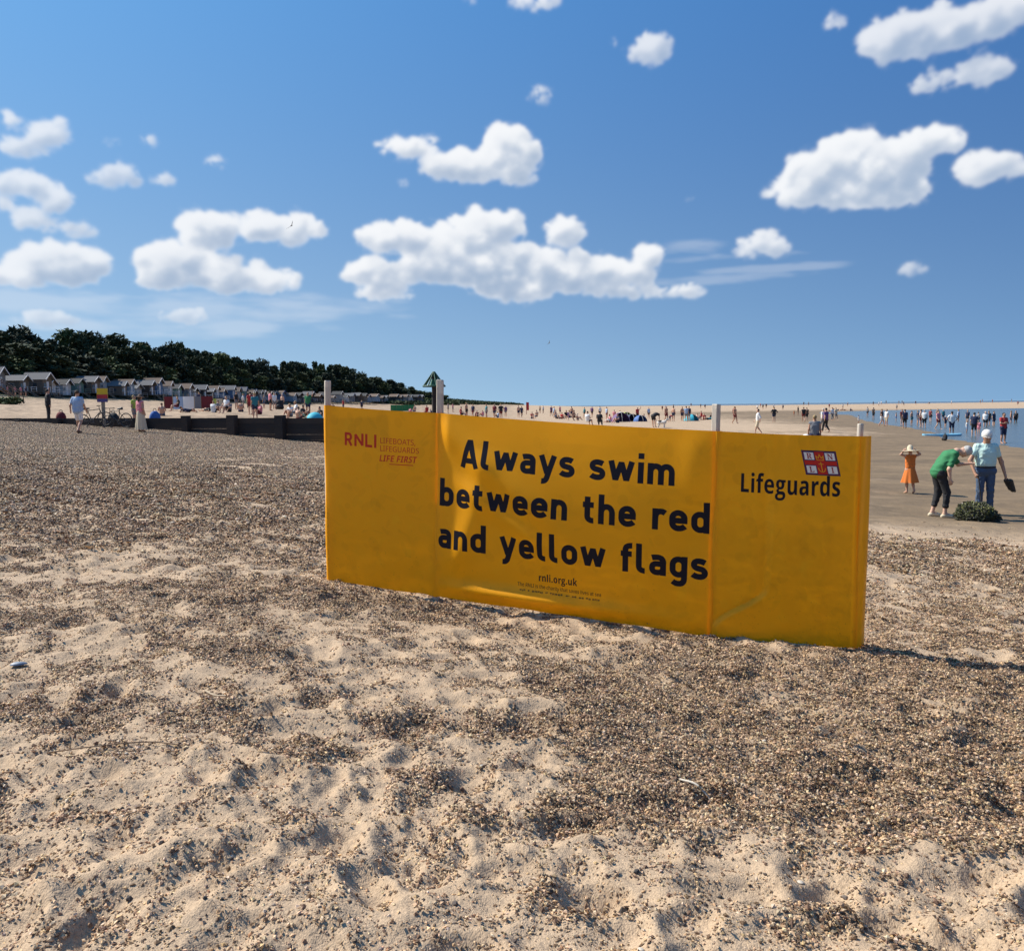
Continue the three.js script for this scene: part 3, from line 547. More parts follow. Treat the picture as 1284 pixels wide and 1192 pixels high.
// ---------------------------------------------------------------- timber groyne running down to the sea
const timber = (r, g, b, seed) => new THREE.MeshStandardMaterial({ color: rgb(r, g, b), roughness: 0.9, map: grainTexture(256, seed, (n) => { const a = tileNoise(n, 128, seed), v = new Float32Array(n * n); for (let i = 0; i < v.length; i++) v[i] = 0.55 + 0.45 * a[((i % n) >> 4) + (Math.floor(i / n)) * n]; return v; }) });
const darkTimbers = [timber(0.045, 0.036, 0.03, 51), timber(0.06, 0.046, 0.036, 52), timber(0.035, 0.03, 0.027, 53)];
{
  const A = [-31.5, 47.6], B = [-3.4, 38.4], L = Math.hypot(B[0] - A[0], B[1] - A[1]), dx = (B[0] - A[0]) / L, dd = (B[1] - A[1]) / L, turn = Math.atan2(dd, dx), r = rng(12);
  const groyne = thing('groyne', 'long low dark timber groyne with stout square posts crossing the beach', 'groyne', A[0], 0, -A[1], turn);
  const postGeo = box(0.42, 3.2, 0.34, 0, -1.6, 0), post2 = box(0.36, 3.2, 0.3, 0, -1.6, 0), step = 2.62, top0 = 1.30;
  for (let s = 0.9, k = 0; s < L; s += step, k++) {
    const p = part('post', k % 3 ? postGeo : post2, darkTimbers[k % 3], groyne), up = s > 14.5 ? 0.14 : -0.05;
    p.position.set(s, top0 - 0.006 * s + up + (r() - 0.5) * 0.06, 0.02); p.rotation.z = (r() - 0.5) * 0.03;
    if (k && s > 4) {                                               // wale on the far side
      const w = part('wale', box(step * 0.98, 0.2, 0.14), darkTimbers[(k + 1) % 3], groyne); w.position.set(s - step / 2, top0 - 0.32 - 0.006 * s, -0.3);
    }
  }
  for (let s = 0.9 - step; s + step <= L + 0.1; s += step) for (let j = 0; j < 8; j++) {
    const x = A[0] + dx * (s + step / 2), d = A[1] + dd * (s + step / 2), y = top0 - 0.006 * s - 0.12 - j * 0.255;
    if (y + 0.15 < tps(x, d) - 0.2) continue;
    const p = part('plank', box(step - 0.012, 0.251, 0.075), darkTimbers[(j + Math.round(s)) % 3], groyne);
    p.position.set(s + step / 2, y + (r() - 0.5) * 0.012, -0.19 + (r() - 0.5) * 0.012); p.rotation.z = (r() - 0.5) * 0.005;
  }
}
// ---------------------------------------------------------------- groyne end marks: post with an open green cone of slats
function endMark(px, d, topY, width, label) {
  const x = at(px, d), y0 = groundY(x, -d), o = thing('groyne_marker', label, 'marker', x, y0, -d, 0.3, 'green marks at groyne ends'), H = topY - y0, w = width / 2, h = width * 0.66;
  part('post', bar([0, -0.5, 0], [0, H - h * 0.2, 0], 0.12, 0.10, 10), darkTimbers[0], o);
  const green = mat(0.02, 0.085, 0.05, 0.6);
  const apex = [0, H, 0], rim = (a) => [Math.cos(a) * w, H - h, Math.sin(a) * w];
  for (let k = 0; k < 8; k++) part('slat', bar(rim(k * Math.PI / 4), [apex[0] + Math.cos(k * Math.PI / 4) * 0.03, apex[1], Math.sin(k * Math.PI / 4) * 0.03], 0.035, 0.03, 6), green, o);
  part('rim', new THREE.TorusGeometry(w, 0.04, 6, 24).rotateX(Math.PI / 2).translate(0, H - h, 0), green, o);
  for (const a of [0, Math.PI / 2]) part('cross_bar', bar([Math.cos(a) * w, H - h, Math.sin(a) * w], [-Math.cos(a) * w, H - h, -Math.sin(a) * w], 0.035), green, o);
  part('core', bar([0, H - h * 0.95, 0], [0, H - h * 0.25, 0], w * 0.42, w * 0.1, 8), mat(0.03, 0.13, 0.06, 0.6), o);
}
endMark(546, 38.3, 3.13, 0.94, 'green cone mark on a dark post rising behind the yellow banner');
endMark(313, 118, 3.45, 1.5, 'smaller green cone mark on a thin post among the sunbathers behind the groyne');

// ---------------------------------------------------------------- warning sign with bicycles beside it
{
  const d = 43.4, x = at(132, d), y = groundY(x, -d), o = thing('warning_sign', 'small yellow, red and blue warning board on a grey wooden post by the bicycles', 'sign', x, y, -d, 0.2); o.scale.set(0.9, 0.98, 1);
  part('post', box(0.16, 2.0, 0.14, 0, 0.75, 0), mat(0.30, 0.26, 0.20, 0.9), o);
  const b = part('board', box(0.56, 0.66, 0.03, 0, 1.62, 0.09), mat(0.62, 0.44, 0.02, 0.6), o); b.userData.label = 'yellow board';
  part('red_band', box(0.54, 0.2, 0.012, 0, 1.54, 0.112), mat(0.42, 0.03, 0.04, 0.6), o);
  part('blue_band', box(0.54, 0.17, 0.012, 0, 1.345, 0.112), mat(0.08, 0.07, 0.22, 0.6), o);
}
function bicycle(px, d, turn, lean, label) {
  const x = at(px, d), o = thing('bicycle', label, 'bicycle', x, groundY(x, -d) + 0.01, -d, turn, 'bicycles by the groyne'); o.rotation.z = lean;
  const black = mat(0.02, 0.02, 0.022, 0.5), steel = mat(0.10, 0.10, 0.105, 0.5);
  for (const wx of [-0.52, 0.52]) {
    const w = part('wheel', new THREE.TorusGeometry(0.325, 0.024, 8, 40).translate(wx, 0.345, 0), black, o), sp = [];
    for (let k = 0; k < 14; k++) { const a = k / 14 * 6.283; sp.push(bar([wx, 0.345, 0.02 * (k % 2 ? 1 : -1)], [wx + Math.cos(a) * 0.31, 0.345 + Math.sin(a) * 0.31, 0], 0.003, 0.003, 4)); }
    part('spokes', merge(sp), steel, w); part('hub', bar([wx, 0.345, -0.05], [wx, 0.345, 0.05], 0.025), steel, w);
  }
  const t = (a, b, q = 0.02) => bar([...a, 0], [...b, 0], q), bb = [-0.08, 0.30], st = [-0.2, 0.82], hd = [0.34, 0.84], hb = [0.37, 0.72];
  part('frame', merge([t(bb, st), t(st, hd), t(bb, hb, 0.024), t(hd, hb, 0.025), t([-0.52, 0.345], bb, 0.013), t([-0.52, 0.345], [-0.19, 0.74], 0.012)]), black, o);
  part('fork', merge([t(hb, [0.52, 0.345], 0.016), t(hd, [0.33, 0.98], 0.016)]), black, o);
  part('handlebar', merge([bar([0.36, 1.0, -0.3], [0.36, 1.0, 0.3], 0.015), bar([0.36, 1.0, 0.22], [0.30, 1.0, 0.32], 0.02), bar([0.36, 1.0, -0.22], [0.30, 1.0, -0.32], 0.02)]), black, o);
  part('saddle', merge([bar([-0.36, 0.93, 0], [-0.1, 0.92, 0], 0.07, 0.03, 10), t(st, [-0.23, 0.9], 0.014)]), black, o);
  part('crank', merge([new THREE.TorusGeometry(0.09, 0.012, 6, 20).translate(...bb, 0.04), bar([bb[0], bb[1], 0.06], [bb[0] + 0.11, bb[1] - 0.12, 0.08], 0.012), bar([bb[0], bb[1], -0.06], [bb[0] - 0.11, bb[1] + 0.12, -0.08], 0.012)]), steel, o);
}
bicycle(120, 43.0, 0.25, 0.10, 'black bicycle leaning left of the warning sign post');
bicycle(149, 42.7, 2.9, -0.08, 'black bicycle standing between the warning sign and the woman in the long skirt');

// ---------------------------------------------------------------- beach huts on stilts along the foot of the dunes
const along = (pts, s) => {                                         // point and heading at a distance along a polyline
  for (let i = 0; i + 1 < pts.length; i++) { const [x0, d0] = pts[i], [x1, d1] = pts[i + 1], l = Math.hypot(x1 - x0, d1 - d0); if (s <= l || i + 2 === pts.length) return [x0 + (x1 - x0) * s / l, d0 + (d1 - d0) * s / l, Math.atan2(x1 - x0, d1 - d0)]; s -= l; }
};
{
  const line = [[-93, 140], [-92, 180], [-91, 250], [-92, 337], [-68, 420], [-46, 478]], r = rng(19);
  const W = 3.3, Dp = 4.2, Hw = 2.3, S = 1.1, ridge = 1.15;          // width along z, depth along x; the front faces +x
  const gable = new THREE.Shape([[-W / 2, 0], [W / 2, 0], [W / 2, Hw], [0, Hw + ridge], [-W / 2, Hw]].map((p) => new THREE.Vector2(...p)));
  const wallG = new THREE.ExtrudeGeometry(gable, { depth: Dp, bevelEnabled: false }).rotateY(Math.PI / 2).translate(-Dp, S, 0);
  const sl = Math.hypot(W / 2 + 0.25, ridge), ra = Math.atan2(ridge, W / 2);
  const roofG = merge([box(Dp + 0.9, 0.09, sl + 0.12, -Dp / 2 + 0.3, S + Hw + ridge / 2 + 0.03, -W / 4 - 0.06, -ra), box(Dp + 0.9, 0.09, sl + 0.12, -Dp / 2 + 0.3, S + Hw + ridge / 2 + 0.03, W / 4 + 0.06, ra)]);
  const trimG = merge([box(0.06, 0.16, sl + 0.1, 0.76, S + Hw + ridge / 2, -W / 4 - 0.06, -ra), box(0.06, 0.16, sl + 0.1, 0.76, S + Hw + ridge / 2, W / 4 + 0.06, ra)]);
  const doorG = box(0.06, 1.9, 0.8, 0.03, S + 0.98, 0), deckG = box(1.5, 0.1, W + 0.1, 0.75, S - 0.05, 0), stiltG = box(0.16, S + 1.6, 0.16, 0, (S - 1.6) / 2 - 0.1, 0);
  const railG = [merge([box(0.06, 0.07, W * 0.62, 1.45, S + 0.95, -W * 0.19), box(0.05, 0.05, W * 0.62, 1.45, S + 0.5, -W * 0.19), box(0.07, 1, 0.07, 1.45, S + 0.48, -W / 2), box(0.07, 1, 0.07, 1.45, S + 0.48, W * 0.12), box(1.4, 0.07, 0.06, 0.75, S + 0.95, -W / 2)]), merge([box(1.4, 0.07, 0.06, 0.75, S + 0.95, W / 2), box(0.07, 1, 0.07, 1.45, S + 0.48, W / 2)])];
  const stepG = merge([0, 1, 2, 3, 4].map((k) => box(0.3, 0.06, 0.9, 1.65 + k * 0.27, S - 0.2 - k * 0.24, W * 0.3)).concat([box(1.7, 0.12, 0.06, 2.15, S - 0.62, W * 0.3 - 0.47, 0, 0, -0.72), box(1.7, 0.12, 0.06, 2.15, S - 0.62, W * 0.3 + 0.47, 0, 0, -0.72)]));
  const winG = box(0.05, 0.7, 0.7, 0.03, S + 1.3, 1.05), sideWin = box(0.7, 0.6, 0.05, -1.6, S + 1.35, W / 2 + 0.02);
  const paints = [['pale grey', 0.30, 0.30, 0.29], ['white', 0.52, 0.52, 0.50], ['blue', 0.08, 0.15, 0.27], ['sea green', 0.12, 0.22, 0.19], ['weathered timber', 0.15, 0.12, 0.09], ['tarred black', 0.03, 0.03, 0.03], ['pale blue', 0.22, 0.30, 0.37], ['dark brown', 0.07, 0.05, 0.038], ['silver grey', 0.21, 0.21, 0.205]];
  const trims = [['white', 0.72, 0.72, 0.70], ['grey', 0.35, 0.35, 0.34], ['blue', 0.08, 0.14, 0.30]], roofs = [['grey', 0.13, 0.13, 0.135], ['dark', 0.05, 0.05, 0.05], ['brown', 0.14, 0.10, 0.075]];
  let s = 4, k = 0;
  while (k < 66) {
    const [x, d, head] = along(line, s), P = paints[Math.floor(r() * 9)], T = trims[r() < 0.7 ? 0 : 1 + Math.floor(r() * 2)], R = roofs[Math.floor(r() * 3)], big = r() < 0.15 ? 1.25 : 1;
    if (d > 476) break;
    const y = Math.max(tps(x, d), 2.6) - 0.15, o = thing('beach_hut', `${P[0]} beach hut on stilts with ${T[0]} trim and ${R[0]} gabled roof below the pines`, 'beach hut', x, y, -d, -head + (r() - 0.5) * 0.16, 'beach huts along the dunes');
    o.scale.set(1, 0.85 + r() * 0.36, big); o.position.x += (r() - 0.5) * 2.4; o.position.y += (r() - 0.5) * 0.7;
    const wall = mat(P[1], P[2], P[3], 0.8), trim = mat(T[1], T[2], T[3], 0.7);
    part('wall', wallG, wall, o); part('roof', roofG, mat(R[1], R[2], R[3], 0.9), o); part('gable_trim', trimG, trim, o);
    part('deck', deckG, mat(0.2, 0.165, 0.125, 0.9), o); const railMat = r() < 0.6 ? trim : wall; for (const g of railG) part('railing', g, railMat, o);
    for (const [a, b] of [[-Dp + 0.2, -W / 2 + 0.15], [-Dp + 0.2, W / 2 - 0.15], [1.3, -W / 2 + 0.15], [1.3, W / 2 - 0.15]]) part('stilt', stiltG, mat(0.12, 0.095, 0.07, 0.9), o).position.set(a, 0, b);
    if (d < 340) { part('door', doorG, trim, o); part('window', winG, mat(0.05, 0.06, 0.07, 0.15), o); part('side_window', sideWin, mat(0.05, 0.06, 0.07, 0.15), o); part('steps', stepG, mat(0.22, 0.18, 0.135, 0.9), o); }
    s += (W * big + 1.1 + r() * 1.5) * (d > 340 ? 1.15 : 1); k++;
  }
}
{                                                                   // stair from the dunes down to the sand
  const d = 104, x = at(-6, d), y = groundY(x, -d), o = thing('wooden_stair', 'brown wooden beach stair with handrails coming down from the dunes', 'stair', x, y, -d, 0.25);
  const m = mat(0.17, 0.115, 0.085, 0.9), n = 14;
  for (let k = 0; k < n; k++) part('tread', box(0.34, 0.05, 1.5, 3.0 - k * 0.33, 0.15 + k * 0.255, 0), m, o);
  for (const z of [-0.8, 0.8]) {
    part('stringer', bar([3.2, -0.1, z], [3.0 - n * 0.33, n * 0.255, z], 0.09, 0.09, 6), m, o);
    part('handrail', bar([3.2, 1.0, z], [3.0 - n * 0.33, n * 0.255 + 1.05, z], 0.05, 0.05, 6), m, o);
    for (let k = 0; k < 5; k++) part('baluster', box(0.09, 1.15 + k * 0.0, 0.09, 3.1 - k * 1.12, 0.45 + k * 0.865, z), m, o);
  }
  for (const z of [-0.7, 0.7]) part('leg', box(0.14, 4.4, 0.14, -1.6, 1.4, z), m, o);
}

// ---------------------------------------------------------------- pine wood on the dunes
const leafMats = [mat(0.030, 0.046, 0.016, 0.9), mat(0.040, 0.055, 0.018, 0.9), mat(0.024, 0.038, 0.018, 0.9), mat(0.060, 0.085, 0.024, 0.9)];
function foliage(r, clumps, per, size) {                            // many small needle-tuft faces spread through clumps
  const pos = new Float32Array(clumps.length * per * 18), q = V(0, 0, 0), a = V(0, 0, 0), b = V(0, 0, 0); let k = 0;
  for (const [cx, cy, cz, rx, ry, rz] of clumps) for (let j = 0; j < per; j++) {
    q.set(r() - 0.5, r() - 0.5, r() - 0.5).normalize().multiplyScalar(0.45 + 0.6 * r() ** 0.7);
    const x = cx + q.x * rx, y = cy + q.y * ry, z = cz + q.z * rz, s = size * (0.5 + 0.9 * r());
    a.set(r() - 0.5, (r() - 0.35) * 0.8, r() - 0.5).normalize(); b.set(r() - 0.5, r() - 0.5, r() - 0.5).cross(a).normalize().multiplyScalar(s * 0.42); a.multiplyScalar(s);
    const c = [[x - a.x * 0.3 - b.x, y - a.y * 0.3 - b.y, z - a.z * 0.3 - b.z], [x - a.x * 0.2 + b.x, y - a.y * 0.2 + b.y, z - a.z * 0.2 + b.z], [x + a.x, y + a.y, z + a.z], [x - a.x * 0.55, y - a.y * 0.55, z - a.z * 0.55]];
    for (const i of [0, 1, 2, 1, 0, 3]) { pos[k++] = c[i][0]; pos[k++] = c[i][1]; pos[k++] = c[i][2]; }
  }
  const g = new THREE.BufferGeometry(); g.setAttribute('position', new THREE.BufferAttribute(pos, 3)); g.computeVertexNormals();
  return g;
}
{
  const r = rng(63), kinds = [], bark = mat(0.075, 0.05, 0.036, 0.95);
  for (let v = 0; v < 9; v++) {
    const spire = v % 3 === 0, broad = v % 3 === 1, clumps = [], wood = [], H = 12, lean = (r() - 0.5) * 1.6;
    wood.push(bar([0, -1, 0], [lean * 0.5, H * 0.55, 0], 0.24, 0.16, 7), bar([lean * 0.5, H * 0.55, 0], [lean, H * 0.93, 0], 0.16, 0.05, 6));
    const n = 15 + Math.floor(r() * 6);
    for (let i = 0; i < n; i++) {
      const t = spire ? 0.2 + 0.78 * i / n : 0.26 + 0.70 * r() ** 0.8, spread = spire ? 2.6 * (1.08 - t) + 0.25 : (broad ? 3.4 : 2.6) * Math.sin(Math.min(1, (1.08 - t) * 1.5) * 1.57), a = r() * 6.28, q = spread * (0.35 + 0.65 * r());
      const cx = lean * t + Math.cos(a) * q, cz = Math.sin(a) * q, cy = H * t + (r() - 0.3) * 0.8, R = spire ? 0.75 + 0.9 * (1 - t) : 1.1 + 0.9 * r();
      clumps.push([cx, cy, cz, R * (1 + 0.4 * r()), R * (0.55 + 0.35 * r()), R * (1 + 0.4 * r())]);
      if (i % 2 === 0) wood.push(bar([lean * t * 0.8, cy - 1.2, 0], [cx, cy, cz], 0.07, 0.03, 5));
    }
    kinds.push([foliage(r, clumps, 110, 0.62), merge(wood), ['tall spired dark pine', 'broad-crowned dark pine', 'ragged open dark pine'][v % 3]]);
  }
  const rows = [[[-101, 118], [-101, 180], [-101, 260], [-101, 345], [-82, 435], [-58, 492], [-40, 545]], [[-108, 120], [-108, 260], [-108, 352], [-88, 450], [-62, 512]], [[-117, 128], [-117, 260], [-116, 362], [-94, 462], [-70, 525]], [[-128, 140], [-128, 270], [-126, 370], [-100, 480]]];
  rows.forEach((line, row) => {
    let len = 0; for (let i = 0; i + 1 < line.length; i++) len += Math.hypot(line[i + 1][0] - line[i][0], line[i + 1][1] - line[i][1]);
    for (let s = 2; s < len; s += [4.6, 5.6, 7.5, 9][row] + r() * 2.6) {
      const [x0, d0] = along(line, s), x = x0 + (r() - 0.5) * 3, d = d0 + (r() - 0.5) * 3, K = kinds[Math.floor(r() * 9)], end = 1 - 0.55 * sstep(455, 545, d), near = 1 + 0.08 * (1 - sstep(130, 170, d));
      const h = (row === 0 ? 0.66 : row === 1 ? 0.86 : 0.98) * (0.86 + 0.36 * r()) * end * near * (1 + 0.28 * sstep(210, 330, d)), y = tps(x, d) - 0.4;
      const where = d < 210 ? 'above the nearest huts' : d < 330 ? 'midway along the wood' : 'near the wood\'s far end';
      const o = thing('pine_tree', `${K[2]} ${['at the front edge', 'in the second rank', 'in the third rank', 'at the back'][row]} ${where}`, 'tree', x, y, -d, r() * 6.28, 'pines on the dunes');
      o.scale.set(1.2 * (0.85 + 0.35 * r()), h, 1.2 * (0.85 + 0.35 * r()));
      part('crown', K[0], leafMats[r() < 0.12 ? 3 : Math.floor(r() * 3)], o); part('trunk', K[1], bark, o);
    }
  });
  // scrub between the huts and the pines
  const bushG = [0, 1, 2].map(() => foliage(r, [[0, 0.9, 0, 1.6, 1.0, 1.5], [1.1, 0.8, 0.4, 1.1, 0.8, 1.1], [-1.0, 0.7, -0.5, 1.2, 0.8, 1.1]], 150, 0.42));
  for (let s = 2; s < 400; s += 4.5 + r() * 4) {
    const [x, d] = along([[-97.5, 116], [-97, 260], [-97, 345], [-76, 432], [-50, 495]], s), y = tps(x, d) - 0.3;
    const o = part('bush', bushG[Math.floor(r() * 3)], leafMats[r() < 0.4 ? 3 : 1], scene); o.position.set(x + (r() - 0.5) * 2, y, -d); o.rotation.y = r() * 6; o.scale.setScalar(0.9 + r() * 0.9);
    tag(o, 'low dark green scrub bush between the beach huts and the pines', 'bush', 'scrub bushes behind the huts');
  }
  {
    const d = 98, x = at(14, d), o = part('bush', bushG[0], leafMats[3], scene); o.position.set(x, groundY(x, -d) - 0.1, -d); o.scale.set(0.8, 0.55, 0.8);
    tag(o, 'low green bush at the foot of the wooden beach stair', 'bush');
  }
  // marram grass on the far dunes
  const blade = foliage(r, [[0, 0.35, 0, 0.9, 0.4, 0.9]], 26, 0.9), N = 5200, im = new THREE.InstancedMesh(blade, mat(0.06, 0.08, 0.03, 0.9), N), M = new THREE.Matrix4(), Q = new THREE.Quaternion(), up = V(0, 1, 0); let n = 0;
  for (let guard = 0; n < N && guard < 90000; guard++) {
    const d = 430 + 420 * r(), x = -75 + 110 * r() + (d - 430) * -0.02, t = tps(x, d);
    if (t + (fbm(x * 0.06, d * 0.06, 3) - 0.5) * 1.8 < 3.0) continue;
    const s = 0.8 + r() * 1.0; M.compose(V(x, t, -d), Q.setFromAxisAngle(up, r() * 6.28), V(s, s * 0.9, s)); im.setMatrixAt(n++, M);
  }
  im.count = n; im.name = 'marram_grass'; im.castShadow = im.receiveShadow = true;
  scene.add(tag(im, 'dark green marram grass covering the far low dunes', 'grass', null, 'stuff'));
}

// ---------------------------------------------------------------- people: bodies meshed from joints and radii
function blob(prims, cell, k = 0.03) {                              // smooth union of tapered capsules and ellipsoids, meshed with surface nets
  let lo = [1e9, 1e9, 1e9], hi = [-1e9, -1e9, -1e9];
  const boxes = prims.map((p) => {
    const m = p.e ? Math.max(...p.r) : Math.max(p.r0, p.r1), P = p.e ? [p.c] : [p.a, p.b], b = [[], []];
    for (let i = 0; i < 3; i++) { b[0][i] = Math.min(...P.map((q) => q[i])) - m; b[1][i] = Math.max(...P.map((q) => q[i])) + m; lo[i] = Math.min(lo[i], b[0][i]); hi[i] = Math.max(hi[i], b[1][i]); }
    return b;
  });
  lo = lo.map((v) => v - 2.5 * cell); hi = hi.map((v) => v + 2.5 * cell);
  const n = lo.map((v, i) => Math.ceil((hi[i] - v) / cell) + 1), [nx, ny, nz] = n, F = new Float32Array(nx * ny * nz).fill(1), pad = k + 2.5 * cell;
  prims.forEach((p, q) => {
    const i0 = [0, 1, 2].map((i) => Math.max(0, Math.floor((boxes[q][0][i] - pad - lo[i]) / cell))), i1 = [0, 1, 2].map((i) => Math.min(n[i] - 1, Math.ceil((boxes[q][1][i] + pad - lo[i]) / cell))), kk = p.k ?? k;
    let ax, ay, az, bx, by, bz, bb; if (!p.e) { [ax, ay, az] = p.a; bx = p.b[0] - ax; by = p.b[1] - ay; bz = p.b[2] - az; bb = bx * bx + by * by + bz * bz || 1e-9; }
    for (let z = i0[2]; z <= i1[2]; z++) for (let y = i0[1]; y <= i1[1]; y++) for (let x = i0[0]; x <= i1[0]; x++) {
      const X = lo[0] + x * cell, Y = lo[1] + y * cell, Z = lo[2] + z * cell; let d;
      if (p.e) { const u = (X - p.c[0]) / p.r[0], v = (Y - p.c[1]) / p.r[1], w = (Z - p.c[2]) / p.r[2]; d = (Math.sqrt(u * u + v * v + w * w) - 1) * Math.min(...p.r); }
      else { const t = clamp(((X - ax) * bx + (Y - ay) * by + (Z - az) * bz) / bb); d = Math.hypot(X - ax - bx * t, Y - ay - by * t, Z - az - bz * t) - (p.r0 + (p.r1 - p.r0) * t); }
      const i = (z * ny + y) * nx + x, f = F[i], h = Math.max(kk - Math.abs(f - d), 0) / kk;
      F[i] = Math.min(f, d) - h * h * kk * 0.25;
    }
  });
  const id = new Int32Array(nx * ny * nz).fill(-1), pos = [], idx = [];
  const off = [0, 1, nx, nx + 1, nx * ny, nx * ny + 1, nx * ny + nx, nx * ny + nx + 1], edges = [[0, 1], [2, 3], [4, 5], [6, 7], [0, 2], [1, 3], [4, 6], [5, 7], [0, 4], [1, 5], [2, 6], [3, 7]];
  for (let z = 0; z < nz - 1; z++) for (let y = 0; y < ny - 1; y++) for (let x = 0; x < nx - 1; x++) {
    const i = (z * ny + y) * nx + x; let m = 0; for (let c = 0; c < 8; c++) if (F[i + off[c]] < 0) m |= 1 << c;
    if (m === 0 || m === 255) continue;
    let sx = 0, sy = 0, sz = 0, c = 0;
    for (const [a, b] of edges) { const fa = F[i + off[a]], fb = F[i + off[b]]; if ((fa < 0) === (fb < 0)) continue; const t = fa / (fa - fb); sx += mix(a & 1, b & 1, t); sy += mix((a >> 1) & 1, (b >> 1) & 1, t); sz += mix(a >> 2, b >> 2, t); c++; }
    id[i] = pos.length / 3; pos.push(lo[0] + (x + sx / c) * cell, lo[1] + (y + sy / c) * cell, lo[2] + (z + sz / c) * cell);
  }
  const st = [1, nx, nx * ny];
  for (let z = 1; z < nz - 1; z++) for (let y = 1; y < ny - 1; y++) for (let x = 1; x < nx - 1; x++) {
    const i = (z * ny + y) * nx + x, s = F[i] < 0;
    for (let a = 0; a < 3; a++) {
      if (s === F[i + st[a]] < 0) continue;
      const u = st[(a + 1) % 3], v = st[(a + 2) % 3], A = id[i], B = id[i - u], C = id[i - u - v], E = id[i - v];
      if (A < 0 || B < 0 || C < 0 || E < 0) continue;
      if (s) idx.push(A, B, C, A, C, E); else idx.push(A, C, B, A, E, C);
    }
  }
  const g = new THREE.BufferGeometry(); g.setAttribute('position', new THREE.Float32BufferAttribute(pos, 3)); g.setIndex(idx); g.computeVertexNormals();
  return g;
}
const cap = (a, b, r0, r1 = r0, k) => ({ a, b, r0, r1, k }), ell = (c, r, k) => ({ e: 1, c, r, k });
const L3 = (a, b, t) => a.map((v, i) => v + (b[i] - v) * t), add = (a, x, y, z) => [a[0] + x, a[1] + y, a[2] + z];
